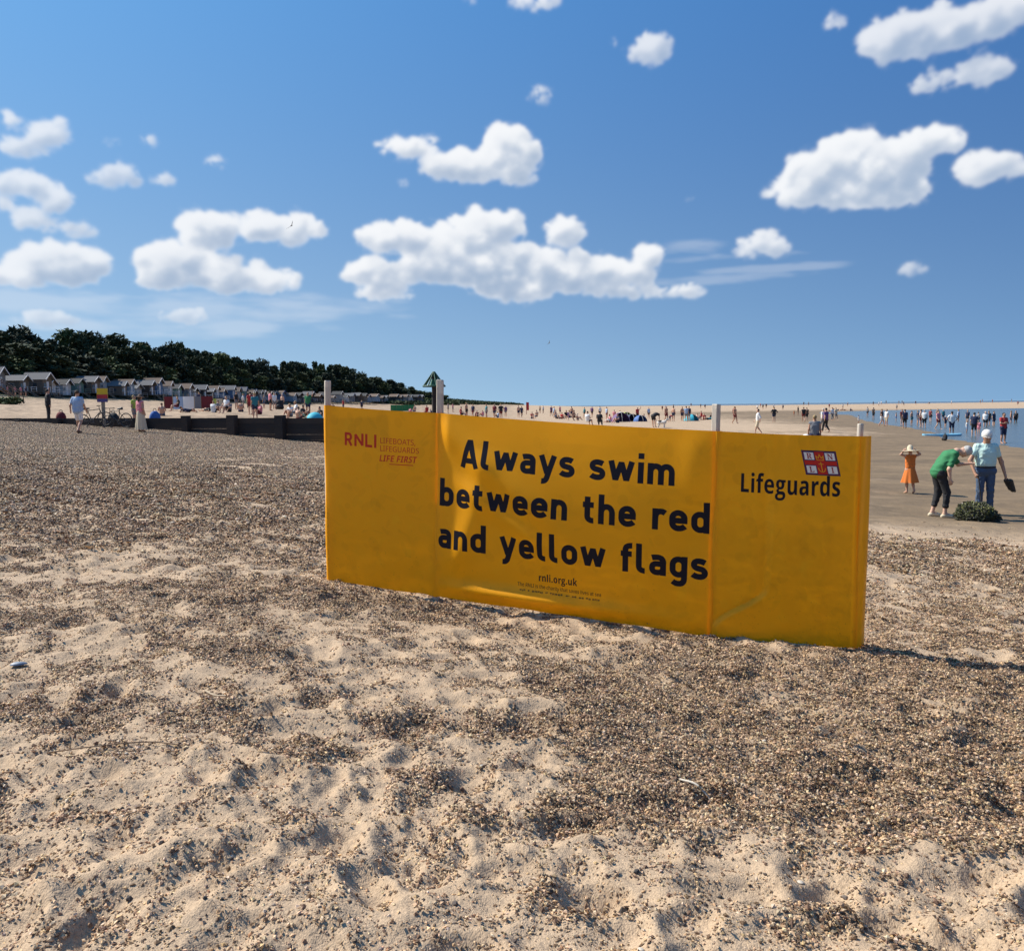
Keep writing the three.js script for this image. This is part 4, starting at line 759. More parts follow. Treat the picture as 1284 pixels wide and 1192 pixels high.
// joints of a figure 1.75 m tall that faces +z; index 0 is its left side (+x), 1 its right
const STAND = { pel: [0, 0.95, 0], che: [0, 1.30, 0], nek: [0, 1.49, 0], hed: [0, 1.635, 0.015], hip: [[0.09, 0.92, 0], [-0.09, 0.92, 0]], kne: [[0.105, 0.50, 0.015], [-0.105, 0.50, 0.015]], ank: [[0.11, 0.085, -0.02], [-0.11, 0.085, -0.02]], toe: [[0.13, 0.03, 0.13], [-0.13, 0.03, 0.13]], sho: [[0.175, 1.42, -0.01], [-0.175, 1.42, -0.01]], elb: [[0.235, 1.14, -0.03], [-0.235, 1.14, -0.03]], wri: [[0.25, 0.90, 0.04], [-0.25, 0.90, 0.04]], fin: [[0.25, 0.77, 0.07], [-0.25, 0.77, 0.07]] };
const POSES = {
  stand: {},
  walk: { kne: [[0.10, 0.50, 0.14], [-0.10, 0.51, 0.02]], ank: [[0.10, 0.10, 0.20], [-0.10, 0.14, -0.26]], toe: [[0.11, 0.05, 0.36], [-0.11, 0.03, -0.14]], elb: [[0.24, 1.14, -0.13], [-0.24, 1.14, 0.05]], wri: [[0.25, 0.93, -0.10], [-0.24, 0.93, 0.20]], fin: [[0.25, 0.80, -0.08], [-0.23, 0.82, 0.28]] },
  hips: { elb: [[0.38, 1.17, -0.06], [-0.38, 1.17, -0.06]], wri: [[0.20, 1.0, 0.06], [-0.20, 1.0, 0.06]], fin: [[0.13, 0.97, 0.10], [-0.13, 0.97, 0.10]] },
  folded: { elb: [[0.25, 1.16, 0.06], [-0.25, 1.16, 0.06]], wri: [[0.02, 1.20, 0.20], [-0.02, 1.16, 0.20]], fin: [[-0.10, 1.22, 0.19], [0.10, 1.18, 0.19]] },
  reach: { elb: [[0.34, 1.50, 0.06], [-0.24, 1.14, -0.03]], wri: [[0.38, 1.72, 0.12], [-0.25, 0.90, 0.05]], fin: [[0.38, 1.85, 0.15], [-0.25, 0.77, 0.08]] },
  bend: { pel: [0, 0.92, -0.12], che: [0, 1.06, 0.22], nek: [0, 1.06, 0.42], hed: [0, 1.0, 0.55], hip: [[0.09, 0.90, -0.14], [-0.09, 0.90, -0.14]], kne: [[0.11, 0.48, -0.06], [-0.11, 0.48, -0.06]], sho: [[0.17, 1.06, 0.34], [-0.17, 1.06, 0.34]], elb: [[0.21, 0.80, 0.38], [-0.21, 0.80, 0.38]], wri: [[0.16, 0.56, 0.44], [-0.16, 0.56, 0.44]], fin: [[0.12, 0.44, 0.47], [-0.12, 0.44, 0.47]] },
  sit: { pel: [0, 0.12, -0.05], che: [0, 0.47, -0.09], nek: [0, 0.66, -0.05], hed: [0, 0.80, 0.0], hip: [[0.09, 0.11, 0], [-0.09, 0.11, 0]], kne: [[0.13, 0.46, 0.32], [-0.13, 0.42, 0.34]], ank: [[0.13, 0.07, 0.50], [-0.13, 0.07, 0.55]], toe: [[0.14, 0.03, 0.64], [-0.14, 0.03, 0.69]], sho: [[0.175, 0.60, -0.07], [-0.175, 0.60, -0.07]], elb: [[0.25, 0.40, 0.08], [-0.25, 0.40, 0.08]], wri: [[0.15, 0.42, 0.28], [-0.12, 0.40, 0.28]], fin: [[0.08, 0.42, 0.37], [-0.05, 0.40, 0.36]] },
  chair: { pel: [0, 0.47, -0.05], che: [0, 0.80, -0.12], nek: [0, 0.99, -0.10], hed: [0, 1.13, -0.05], hip: [[0.09, 0.45, 0], [-0.09, 0.45, 0]], kne: [[0.13, 0.48, 0.40], [-0.13, 0.48, 0.40]], ank: [[0.13, 0.08, 0.45], [-0.13, 0.08, 0.50]], toe: [[0.14, 0.03, 0.60], [-0.14, 0.03, 0.65]], sho: [[0.175, 0.92, -0.11], [-0.175, 0.92, -0.11]], elb: [[0.26, 0.68, -0.04], [-0.26, 0.68, -0.04]], wri: [[0.2, 0.62, 0.18], [-0.2, 0.62, 0.18]], fin: [[0.16, 0.6, 0.28], [-0.16, 0.6, 0.28]] },
  lie: { pel: [0, 0.14, 0], che: [0, 0.20, -0.36], nek: [0, 0.30, -0.54], hed: [0, 0.40, -0.66], hip: [[0.09, 0.13, 0], [-0.09, 0.13, 0]], kne: [[0.11, 0.14, 0.42], [-0.11, 0.28, 0.38]], ank: [[0.12, 0.08, 0.82], [-0.12, 0.08, 0.62]], toe: [[0.14, 0.18, 0.92], [-0.13, 0.03, 0.75]], sho: [[0.17, 0.26, -0.46], [-0.17, 0.26, -0.46]], elb: [[0.32, 0.06, -0.5], [-0.32, 0.06, -0.5]], wri: [[0.34, 0.04, -0.26], [-0.34, 0.04, -0.26]], fin: [[0.34, 0.03, -0.14], [-0.34, 0.03, -0.14]] },
};
const pose = (over) => ({ ...STAND, ...over });
function hand(w, f, side, fine) {
  if (!fine) return [cap(L3(w, f, 0.15), L3(w, f, 0.8), 0.034, 0.026)];
  const d = V(...f).sub(V(...w)), len = d.length(); d.normalize();
  const lat = V(0, 0, 1).cross(d).length() > 0.4 ? V(0, 0, 1).addScaledVector(d, -d.z).normalize() : V(1, 0, 0), nor = d.clone().cross(lat).normalize().multiplyScalar(side ? -1 : 1), out = [], at3 = (t, l, n) => V(...w).addScaledVector(d, t * len).addScaledVector(lat, l).addScaledVector(nor, n).toArray();
  out.push(cap(at3(0.1, -0.012, 0), at3(0.5, -0.016, 0), 0.022, 0.02, 0.012), cap(at3(0.1, 0.012, 0), at3(0.5, 0.018, 0), 0.022, 0.02, 0.012));
  [[-0.03, 0.82], [-0.010, 0.95], [0.011, 1.0], [0.031, 0.92]].forEach(([l, e]) => out.push(cap(at3(0.5, l, 0), at3(0.5 + (e - 0.5) * 0.6, l, 0.006), 0.0095, 0.009, 0.004), cap(at3(0.5 + (e - 0.5) * 0.6, l, 0.006), at3(e, l * 0.9, 0.022), 0.009, 0.008, 0.004)));
  out.push(cap(at3(0.18, 0.025, 0.004), at3(0.42, 0.058, 0.016), 0.012, 0.0105, 0.008), cap(at3(0.42, 0.058, 0.016), at3(0.62, 0.056, 0.03), 0.0105, 0.009, 0.004));
  return out;
}
function bodyPrims(j, fine) {
  const p = [], fwd = V(...j.nek).sub(V(...j.pel)).cross(V(-1, 0, 0)).normalize(), up = V(...j.hed).sub(V(...j.nek)).normalize(), face = V(1, 0, 0).cross(up).normalize(), H = (a, b, c) => V(...j.hed).addScaledVector(V(1, 0, 0), a).addScaledVector(up, b).addScaledVector(face, c).toArray();
  p.push(ell(j.hed, [0.076, 0.105, 0.092]), cap(H(0, -0.02, 0.02), H(0, -0.065, 0.045), 0.062, 0.04), cap(j.nek, L3(j.nek, j.hed, 0.7), 0.056, 0.05));
  if (fine) p.push(cap(H(0, 0.005, 0.088), H(0, -0.025, 0.108), 0.010, 0.015, 0.012), ell(H(0.077, -0.01, 0), [0.012, 0.03, 0.02], 0.01), ell(H(-0.077, -0.01, 0), [0.012, 0.03, 0.02], 0.01), cap(H(-0.02, -0.055, 0.083), H(0.02, -0.055, 0.083), 0.009, 0.009, 0.006));
  for (const s of [1, -1]) p.push(cap(add(j.pel, 0.05 * s, 0, 0), add(j.che, 0.06 * s, 0, 0), 0.112, 0.118, 0.06));
  p.push(cap(j.sho[0], j.sho[1], 0.06, 0.06, 0.06), cap(L3(j.che, j.nek, 0.2), j.nek, 0.10, 0.06, 0.05), cap(j.hip[0], j.hip[1], 0.112, 0.112, 0.05));
  for (const s of [0, 1]) {
    p.push(cap(j.sho[s], j.elb[s], 0.052, 0.041, 0.04), cap(j.elb[s], j.wri[s], 0.042, 0.028, 0.03), ...hand(j.wri[s], j.fin[s], s, fine));
    p.push(cap(j.hip[s], j.kne[s], 0.088, 0.058, 0.05), cap(j.kne[s], j.ank[s], 0.058, 0.037, 0.03), cap(L3(j.kne[s], j.ank[s], 0.25), L3(j.kne[s], j.ank[s], 0.5), 0.056, 0.048), cap(j.ank[s], j.toe[s], 0.042, 0.034, 0.02));
  }
  return p;
}
function topPrims(j, sleeve, loose, hem = -0.02) {
  const p = []; for (const s of [1, -1]) p.push(cap(add(L3(j.pel, j.che, hem), 0.055 * s, 0, 0), add(j.che, 0.065 * s, 0, 0), 0.126 + loose, 0.130 + loose * 0.5, 0.06));
  p.push(cap(j.sho[0], j.sho[1], 0.072, 0.072, 0.06), cap(L3(j.che, j.nek, 0.2), L3(j.che, j.nek, 0.85), 0.112, 0.07, 0.05));
  for (const s of [0, 1]) if (sleeve > 0) { p.push(cap(j.sho[s], L3(j.sho[s], j.elb[s], Math.min(1, sleeve)), 0.068, 0.060, 0.03)); if (sleeve > 1) p.push(cap(j.elb[s], L3(j.elb[s], j.wri[s], sleeve - 1), 0.056, 0.045, 0.02)); }
  return p;
}
function bottomPrims(j, leg) {                                      // 0.5 shorts, 2 trousers
  const p = [cap(j.hip[0], j.hip[1], 0.126, 0.126, 0.05), cap(add(j.pel, 0.05, 0.03, 0), add(j.pel, -0.05, 0.03, 0), 0.128, 0.128, 0.04)];
  for (const s of [0, 1]) { p.push(cap(j.hip[s], L3(j.hip[s], j.kne[s], Math.min(leg, 1)), 0.102, mix(0.098, 0.074, Math.min(leg, 1)), 0.03)); if (leg > 1) p.push(cap(j.kne[s], L3(j.kne[s], j.ank[s], Math.min(leg - 1, 0.97)), 0.074, 0.062, 0.02)); }
  return p;
}
function hairPrims(j, long) {
  const up = V(...j.hed).sub(V(...j.nek)).normalize(), face = V(1, 0, 0).cross(up).normalize(), H = (a, b, c) => V(...j.hed).addScaledVector(V(1, 0, 0), a).addScaledVector(up, b).addScaledVector(face, c).toArray();
  const p = [ell(H(0, 0.034, -0.030), [0.085, 0.092, 0.088])]; if (long) p.push(cap(H(0, 0.0, -0.05), H(0, -0.16, -0.07), 0.075, 0.06));
  return p;
}
function crumple(g, amp = 0.0075) {                                  // folds of worn cloth
  const p = g.attributes.position, n = g.attributes.normal;
  for (let i = 0; i < p.count; i++) {
    const x = p.getX(i), y = p.getY(i), z = p.getZ(i), w = fbm(x * 5 + z * 7 + 3, y * 6 + z * 3, 3) * 6, o = amp * (Math.sin(w * 3.1 + y * 26 + x * 9) * 0.6 + (fbm(x * 13 + z * 9, y * 13 - z * 5, 2) - 0.5) * 1.6);
    p.setXYZ(i, x + n.getX(i) * o, y + n.getY(i) * o * 0.5, z + n.getZ(i) * o);
  }
  g.computeVertexNormals();
  return g;
}
const shapes = new Map(), shape = (key, make) => { if (!shapes.has(key)) shapes.set(key, make()); return shapes.get(key); };
function hatShape(brim, dome = 0.1) { const pts = [[0.001, dome + 0.0], [0.05, dome - 0.012], [0.085, dome * 0.62], [0.1, 0.0], [0.11, -0.006], [brim, -0.03], [brim, -0.036], [0.108, -0.014], [0.092, -0.004], [0.001, 0.0]]; return new THREE.LatheGeometry(pts.map((q) => new THREE.Vector2(...q)), 22); }
const HUE = { red: [0.42, 0.03, 0.03], 'dark red': [0.16, 0.02, 0.025], navy: [0.02, 0.028, 0.07], white: [0.74, 0.74, 0.72], black: [0.018, 0.018, 0.02], grey: [0.20, 0.20, 0.21], blue: [0.05, 0.13, 0.36], 'pale blue': [0.34, 0.46, 0.62], green: [0.03, 0.19, 0.07], mint: [0.50, 0.68, 0.62], pink: [0.62, 0.22, 0.26], orange: [0.66, 0.17, 0.025], cream: [0.62, 0.52, 0.36], denim: [0.06, 0.095, 0.16], brown: [0.12, 0.07, 0.045], lime: [0.42, 0.52, 0.08], purple: [0.13, 0.06, 0.17], teal: [0.03, 0.19, 0.22] };
const SKIN = [[0.52, 0.29, 0.19], [0.44, 0.23, 0.14], [0.58, 0.35, 0.24], [0.30, 0.16, 0.095]], HAIR = { dark: [0.02, 0.016, 0.013], brown: [0.07, 0.04, 0.022], fair: [0.33, 0.23, 0.11], grey: [0.45, 0.43, 0.40] };
const WORD = { stand: 'standing', walk: 'walking', hips: 'hands-on-hips', folded: 'arms-folded', reach: 'arm-raising', bend: 'bending down', sit: 'sitting', chair: 'seated', lie: 'lying back' };
let peopleSeed = rng(90);
function person(px, d, o = {}) {
  const r = peopleSeed, ps = o.pose ?? 'stand', cell = d < 30 ? 0.011 : d < 55 ? 0.02 : d < 110 ? 0.034 : 0.045, j = o.joints ?? pose(POSES[ps]), K = `${o.key ?? ps}/${cell}`, fine = d < 30;
  const x = at(px, d), ground = groundY(x, -d), y = o.y ?? (ground < WATER ? Math.max(ground, WATER - (o.deep ?? 0.35)) : ground), kid = (o.h ?? 1.72) < 1.45;
  const top = o.top === undefined ? 'white' : o.top, bot = o.bot ?? 'navy', leg = o.leg ?? 0.5, what = o.skirt ? 'skirt' : leg > 1.2 ? 'trousers' : 'shorts', hair = o.hair ?? ['dark', 'brown', 'fair', 'grey'][Math.floor(r() * 3.3)], skin = SKIN[o.skin ?? Math.floor(r() * 3)];
  const wears = top ? `${top} top and ${bot} ${what}` : `${bot} swim shorts`;
  const g = thing('person', o.label ?? `${WORD[ps]} ${kid ? 'child' : 'person'} in ${wears} ${o.where}`, 'person', x, y - (ps === 'stand' && ground < WATER ? 0 : 0.01), -d, o.turn ?? (r() - 0.5) * 6, o.group);
  g.scale.setScalar((o.h ?? 1.72) / 1.75); if (kid) g.scale.x *= 0.95;
  const cm = (name, rough = 0.85) => mat(...HUE[name], rough);
  part('body', shape(K + '/body', () => blob(bodyPrims(j, fine), cell)), mat(...skin, 0.6), g);
  if (top) part('top', shape(`${K}/top${o.sleeve ?? 0.5}/${o.loose ?? 0.008}`, () => { const g = blob(topPrims(j, o.sleeve ?? 0.5, o.loose ?? 0.008, o.hem), cell); return d < 55 ? crumple(g) : g; }), cm(top), g);
  if (o.skirt) part('skirt', shape(`${K}/skirt${o.skirt}`, () => {
    const [len, flare] = o.skirt, N = 40, rows = 14, pos = [], idx = [];
    for (let i = 0; i <= rows; i++) for (let k = 0; k < N; k++) { const t = i / rows, a = k / N * 6.2832, fold = 1 + 0.09 * t * Math.sin(a * 9) + 0.05 * t * Math.sin(a * 4 + 1), R = mix(0.135, flare, t ** 0.8) * fold; pos.push(j.pel[0] + Math.cos(a) * R * 1.08, j.pel[1] + 0.10 - len * t, j.pel[2] + Math.sin(a) * R * 0.95); }
    for (let i = 0; i < rows; i++) for (let k = 0; k < N; k++) { const a = i * N + k, b = i * N + (k + 1) % N; idx.push(a, b, a + N, b, b + N, a + N); }
    const q = new THREE.BufferGeometry(); q.setAttribute('position', new THREE.Float32BufferAttribute(pos, 3)); q.setIndex(idx); q.computeVertexNormals(); return q;
  }), cm(bot), g);
  else part(leg > 1.2 ? 'trousers' : 'shorts', shape(`${K}/bot${leg}`, () => { const g = blob(bottomPrims(j, leg), cell); return d < 55 ? crumple(g, 0.007) : g; }), cm(bot), g);
  part('hair', shape(`${K}/hair${o.long ? 1 : 0}`, () => { const g = blob(hairPrims(j, o.long), cell); if (!o.fluffy) return g; const c = V(...j.hed), p = g.attributes.position, v = V(0, 0, 0); for (let i = 0; i < p.count; i++) { v.fromBufferAttribute(p, i).sub(c); v.multiplyScalar(1.14 + 0.22 * (fbm(v.x * 40 + 9, v.y * 40 + v.z * 30, 3) - 0.3)).add(c); p.setXYZ(i, v.x, v.y - 0.01, v.z + 0.012); } g.computeVertexNormals(); return g; }), mat(...HAIR[hair], 0.8), g);
  if (o.hat) { const up = V(...j.hed).sub(V(...j.nek)).normalize(), h = part('hat', shape(`hat${o.hat[1]}`, () => hatShape(o.hat[1], o.hat[2] ?? 0.1)), mat(...HUE[o.hat[0]], 0.85), g); h.position.set(...j.hed).addScaledVector(up, 0.055); h.quaternion.setFromUnitVectors(V(0, 1, 0), up); h.scale.set(0.98, 1.1, 1.02); if (o.key === 'girl') { h.scale.set(1.25, 1.35, 1.25); h.position.y -= 0.03; } }
  if (o.shoes) for (const s of [0, 1]) part('shoe', blob([cap(add(j.ank[s], 0, -0.03, 0), j.toe[s], 0.05, 0.043, 0.02), cap(add(j.ank[s], 0, -0.05, -0.04), j.toe[s], 0.042, 0.04, 0.02)], 0.012), cm(o.shoes), g);
  return g;
}

// ---- the four near figures on the right
const man = person(1238, 18.4, { key: 'man', h: 1.76, turn: -0.12, top: 'mint', bot: 'denim', leg: 2, sleeve: 0.55, loose: 0.022, hem: 0.36, hair: 'grey', shoes: 'black', skin: 1, label: 'man in white cap, mint polo shirt and jeans behind the weedy rock, holding shoes',
  joints: pose({ nek: [0, 1.50, 0.02], hed: [-0.01, 1.63, 0.065], elb: [[0.32, 1.10, -0.03], [-0.33, 1.14, 0.05]], wri: [[0.37, 0.84, 0.05], [-0.28, 0.87, 0.21]], fin: [[0.385, 0.72, 0.075], [-0.26, 0.765, 0.25]] }) });
{
  const up = V(-0.01, 0.13, 0.045).normalize(), capG = merge([new THREE.SphereGeometry(0.108, 24, 12, 0, Math.PI * 2, 0, Math.PI / 2).scale(0.92, 1.0, 1.06), new THREE.CylinderGeometry(0.099, 0.1, 0.035, 24).translate(0, -0.015, 0)]);
  const c = part('cap', capG, mat(0.74, 0.72, 0.66, 0.85), man); c.position.set(-0.012, 1.678, 0.05); c.quaternion.setFromUnitVectors(V(0, 1, 0), up);
  const brim = part('cap_brim', new THREE.CylinderGeometry(0.085, 0.085, 0.01, 24, 1, false, -1.7, 3.4).scale(1.0, 1, 0.8).translate(0, -0.004, 0.07), mat(0.70, 0.68, 0.62, 0.85), c); brim.rotation.x = 0.12;
  part('belt', new THREE.TorusGeometry(0.162, 0.02, 8, 30).rotateX(Math.PI / 2).scale(1.12, 1, 0.86).translate(0, 1.0, 0), mat(0.015, 0.013, 0.02, 0.6), man);
  part('collar', new THREE.TorusGeometry(0.066, 0.014, 8, 24).rotateX(Math.PI / 2 + 0.35).scale(1, 1, 1.05).translate(0, 1.475, 0.02), mat(...HUE.mint, 0.85), man);
  for (const s of [-1, 1]) part('eye', new THREE.SphereGeometry(0.011, 8, 6).translate(-0.01 + 0.032 * s, 1.625, 0.148), mat(0.02, 0.018, 0.016, 0.4), man);
}
function heldShoe(x, y, z, tilt, label) {
  const o = thing('shoe', label, 'shoe', x, y, z, 0.4, 'dark shoes carried by the man in the white cap'); o.rotation.z = tilt;
  part('upper', blob([cap([0, -0.02, 0], [0, -0.22, 0.01], 0.045, 0.05, 0.03), cap([0, -0.03, -0.03], [0, -0.13, -0.03], 0.04, 0.03, 0.03)], 0.012), mat(0.02, 0.018, 0.018, 0.7), o);
  part('sole', blob([cap([0, -0.01, 0.045], [0, -0.25, 0.052], 0.022, 0.024, 0.02)], 0.01), mat(0.05, 0.045, 0.04, 0.8), o);
}
{ const h = V(0.388, 0.74, 0.075).multiplyScalar(1.76 / 1.75).applyAxisAngle(V(0, 1, 0), -0.12).add(man.position);
  heldShoe(h.x, h.y, h.z, 0.55, 'dark shoe dangling from the hand of the man in jeans'); heldShoe(h.x + 0.06, h.y - 0.01, h.z + 0.03, 0.35, 'dark shoe dangling from the hand of the man in jeans'); }
const woman = person(1183, 17.7, { key: 'woman', h: 1.70, turn: Math.PI / 2 - 0.1, top: 'green', bot: 'black', leg: 1.62, sleeve: 0.75, loose: 0.02, hair: 'grey', fluffy: 1, shoes: 'cream', skin: 2, label: 'grey-haired woman in green top and black cropped trousers bending beside the weedy rock',
  joints: pose({ pel: [0, 0.97, -0.06], che: [0, 1.27, 0.13], nek: [0, 1.39, 0.29], hed: [0, 1.375, 0.44], hip: [[0.09, 0.94, -0.06], [-0.09, 0.94, -0.05]], kne: [[0.10, 0.53, -0.02], [-0.10, 0.53, 0.08]], ank: [[0.10, 0.10, -0.14], [-0.10, 0.09, 0.04]], toe: [[0.11, 0.04, 0.0], [-0.11, 0.035, 0.19]], sho: [[0.165, 1.33, 0.24], [-0.165, 1.33, 0.19]], elb: [[0.20, 1.10, 0.40], [-0.23, 1.03, 0.06]], wri: [[0.16, 1.12, 0.62], [-0.22, 0.80, 0.09]], fin: [[0.14, 1.12, 0.73], [-0.20, 0.69, 0.12]] }) });
{
  const w = man.position, hx = w.x - 0.28, hy = w.y + 0.80, hz = w.z + 0.26, o = thing('walking_stick', 'thin dark walking stick in the hand of the man in the white cap', 'stick', hx + 0.10, w.y, hz, 0);
  part('shaft', bar([0.0, -0.02, 0.03], [-0.10, hy - w.y + 0.02, 0], 0.010, 0.013, 8), mat(0.03, 0.025, 0.022, 0.6), o);
  part('handle', bar([-0.15, hy - w.y + 0.03, 0.02], [-0.04, hy - w.y + 0.035, -0.02], 0.014, 0.014, 8), mat(0.03, 0.025, 0.022, 0.6), o);
}
const girl = person(1143, 22.2, { key: 'girl', h: 1.17, turn: Math.PI + 0.1, top: 'orange', bot: 'orange', skirt: [0.62, 0.30], sleeve: 0, hair: 'fair', long: false, hem: -0.25, hat: ['cream', 0.30, 0.15], skin: 0, label: 'small girl in an orange dress and wide cream sun hat on the wet sand',
  joints: pose({ elb: [[0.40, 1.50, 0.0], [-0.40, 1.50, 0.0]], wri: [[0.24, 1.66, 0.05], [-0.24, 1.66, 0.05]], fin: [[0.15, 1.72, 0.06], [-0.15, 1.72, 0.06]], kne: [[0.10, 0.5, 0.05], [-0.10, 0.5, -0.02]], ank: [[0.10, 0.09, 0.02], [-0.11, 0.11, -0.14]], toe: [[0.11, 0.03, 0.17], [-0.12, 0.03, -0.02]] }) });
{ // weed-grown rock
  const d = 16.9, x = at(1228, d), r = rng(33), y = groundY(x, -d), o = thing('rock', 'low rock overgrown with dark and yellow-green seaweed lying on the sand', 'rock', x, y, -d, 0);
  const g = new THREE.IcosahedronGeometry(1, 16), p = g.attributes.position, lump = (a, b, c) => 0.70 + 0.42 * fbm(a * 1.6 + c * 0.9 + 4, b * 1.6 + c * 1.3, 3) + 0.30 * (fbm(a * 4.5 + 9, c * 4.5 + b * 4, 3) - 0.4);
  for (let i = 0; i < p.count; i++) { const a = p.getX(i), b = p.getY(i), c = p.getZ(i), n = lump(a, b, c); p.setXYZ(i, a * 0.42 * n, Math.max(-0.08, b * 0.30 * n + 0.05), c * 0.32 * n); }
  g.computeVertexNormals(); part('stone', g, mat(0.035, 0.032, 0.02, 0.9), o);
  const weed = (n, tone, lowest, len) => {
    const list = [];
    for (let k = 0; k < n; k++) {
      const a = r() * 6.2832, e = lowest + (1.5 - lowest) * r() ** 1.2, x = Math.cos(a) * Math.cos(e), y = Math.sin(e), z = Math.sin(a) * Math.cos(e), m = lump(x, y, z) * (0.98 + 0.06 * r()), s = len * (0.5 + r());
      const c = new THREE.ConeGeometry(s * 0.22, s * 1.5, 4).rotateX(1.2 + r() * 1.4).rotateY(r() * 6.2832).translate(x * 0.42 * m, y * 0.30 * m + 0.05, z * 0.32 * m); list.push(c);
    }
    part('seaweed', merge(list), tone, o).userData.kind = 'stuff';
  };
  weed(1500, mat(0.05, 0.055, 0.014, 0.6), 0.0, 0.045); weed(420, mat(0.30, 0.29, 0.09, 0.6), 0.75, 0.035); weed(900, mat(0.025, 0.023, 0.01, 0.5), -0.1, 0.05); weed(260, mat(0.16, 0.17, 0.035, 0.6), 0.3, 0.04);
}
// ---- left, by the groyne
person(100, 36, { pose: 'walk', h: 1.76, turn: Math.PI - 0.05, top: 'pale blue', bot: 'white', leg: 0.8, sleeve: 0.6, loose: 0.035, hair: 'brown', shoes: 'brown', label: 'man in pale blue shirt and white shorts walking away towards the groyne' });
person(63, 46.8, { h: 1.74, turn: 2.2, top: 'black', bot: 'black', leg: 1.9, sleeve: 1.8, hair: 'dark', pose: 'reach', label: 'person dressed in black standing at the groyne beside a red rucksack' });
{ const w = person(178, 40.3, { h: 1.70, turn: Math.PI - 0.5, top: 'pink', bot: 'cream', skirt: [0.92, 0.27], sleeve: 0, hair: 'brown', hat: ['brown', 0.2], long: true, skin: 0, label: 'woman in brown hat and long pale skirt standing by the groyne' }); }
person(170.5, 45.5, { h: 1.6, turn: 1.5, top: 'lime', bot: 'grey', sleeve: 0.5, hair: 'fair', label: 'person in lime green top just behind the groyne and the woman in the long skirt' });

// ---------------------------------------------------------------- other people on the beach and in the water
const WATERSIDE = 'in the shallow water', FLAT = 'on the wide sand flat', SPIT = 'far off on the sand spit', SUN = 'with sunbathers beyond the banner', BACK = 'behind the groyne';
const inWater = (px, d, o) => person(px, d, { where: WATERSIDE, group: 'bathers in the shallow water', deep: 0.3, ...o });
inWater(1259, 50.5, { pose: 'folded', h: 1.78, turn: 0.2, top: 'red', bot: 'navy', leg: 0.9, hair: 'dark', deep: 0.12 });
inWater(1222, 62, { h: 1.72, turn: 2.6, top: 'navy', bot: 'black', leg: 0.9, hair: 'dark' });
inWater(1213, 68, { h: 1.05, turn: 1, top: 'white', bot: 'pale blue', deep: 0.2 });
inWater(1228, 66, { h: 1.1, turn: -1, top: 'pink', bot: 'pink', deep: 0.2 });
inWater(1194, 66, { h: 1.74, turn: 2.9, top: 'white', bot: 'navy', leg: 0.9, pose: 'hips', deep: 0.15 });
inWater(1186, 84, { h: 1.2, top: 'navy', bot: 'navy', turn: 0.4 });
inWater(1177, 78, { h: 1.72, turn: 0.4, top: 'pink', bot: 'dark red', hair: 'dark', pose: 'walk' });
inWater(1159.5, 82, { h: 1.72, turn: 2.6, top: 'white', bot: 'black', leg: 0.9 });
inWater(1155, 86, { h: 1.75, turn: -2.4, top: null, bot: 'dark red', pose: 'hips' });
inWater(1151, 92, { h: 1.6, turn: 1.4, top: 'navy', bot: 'grey' });
inWater(1135, 80, { h: 1.74, turn: 3, top: 'navy', bot: 'black', leg: 0.8, hair: 'dark' });
inWater(1131.5, 94, { h: 1.7, turn: 0.2, top: 'dark red', bot: 'navy' });
inWater(1143.5, 94, { h: 1.55, turn: 0.6, top: null, bot: 'teal' });
inWater(1106, 86, { h: 1.72, turn: 0.8, top: 'brown', bot: 'white', pose: 'walk' });
inWater(1112, 88, { h: 1.7, turn: -1.2, top: 'white', bot: 'cream', leg: 0.8 });
inWater(1095.5, 128, { h: 1.72, turn: 2, top: 'black', bot: 'black', leg: 0.8 });
inWater(1088, 150, { h: 1.7, turn: 2, top: 'grey', bot: 'black' });
inWater(1124, 112, { h: 1.2, turn: 1, top: null, bot: 'blue', deep: 0.5 });
inWater(1077, 96, { h: 0.95, turn: 1, top: 'white', bot: 'white', deep: 0.15 });
inWater(1236, 82, { h: 1.7, turn: -0.5, top: 'white', bot: 'black', deep: 0.55 });
inWater(1246.5, 88, { h: 1.7, turn: 0.5, top: 'navy', bot: 'navy', deep: 0.8 });
inWater(1240, 90, { h: 1.7, turn: 2.5, top: 'black', bot: 'navy', deep: 0.8 });
inWater(1268, 98, { h: 1.7, turn: 1, top: null, bot: 'navy', deep: 1.0 });
inWater(1274, 98, { h: 1.7, turn: -1, top: 'black', bot: 'black', deep: 1.0 });
inWater(1213.5, 104, { h: 1.7, turn: -1, top: 'navy', bot: 'black', deep: 0.9 });
inWater(1202, 108, { h: 1.7, turn: 1, top: 'pale blue', bot: 'navy', deep: 0.5 });
inWater(1227, 100, { h: 1.5, turn: 2, top: 'grey', bot: 'navy', deep: 0.8 });
inWater(1167, 108, { h: 1.7, turn: 2, top: 'dark red', bot: 'black', deep: 0.4 });
inWater(1183, 118, { h: 1.6, turn: 0, top: 'teal', bot: 'navy', deep: 0.5 });
inWater(1176, 122, { h: 1.7, turn: 0, top: null, bot: 'black', deep: 0.4 });
const flat = (px, d, o) => person(px, d, { where: FLAT, group: 'people on the sand flat', ...o });
flat(951, 60, { h: 1.74, turn: -1.7, top: 'white', bot: 'cream', leg: 0.9, hair: 'dark', pose: 'walk', sleeve: 1.2, label: 'dark-haired person all in white walking on the sand flat above the banner' });
flat(971, 98, { h: 1.72, turn: 3, top: 'black', bot: 'navy', pose: 'hips', sleeve: 0.9 });
flat(1022, 38, { h: 1.78, turn: 2.9, top: 'grey', bot: 'navy', sleeve: 0, hair: 'fair', leg: 0.8, label: 'fair-haired man in sleeveless grey top seen from behind beyond the banner' });
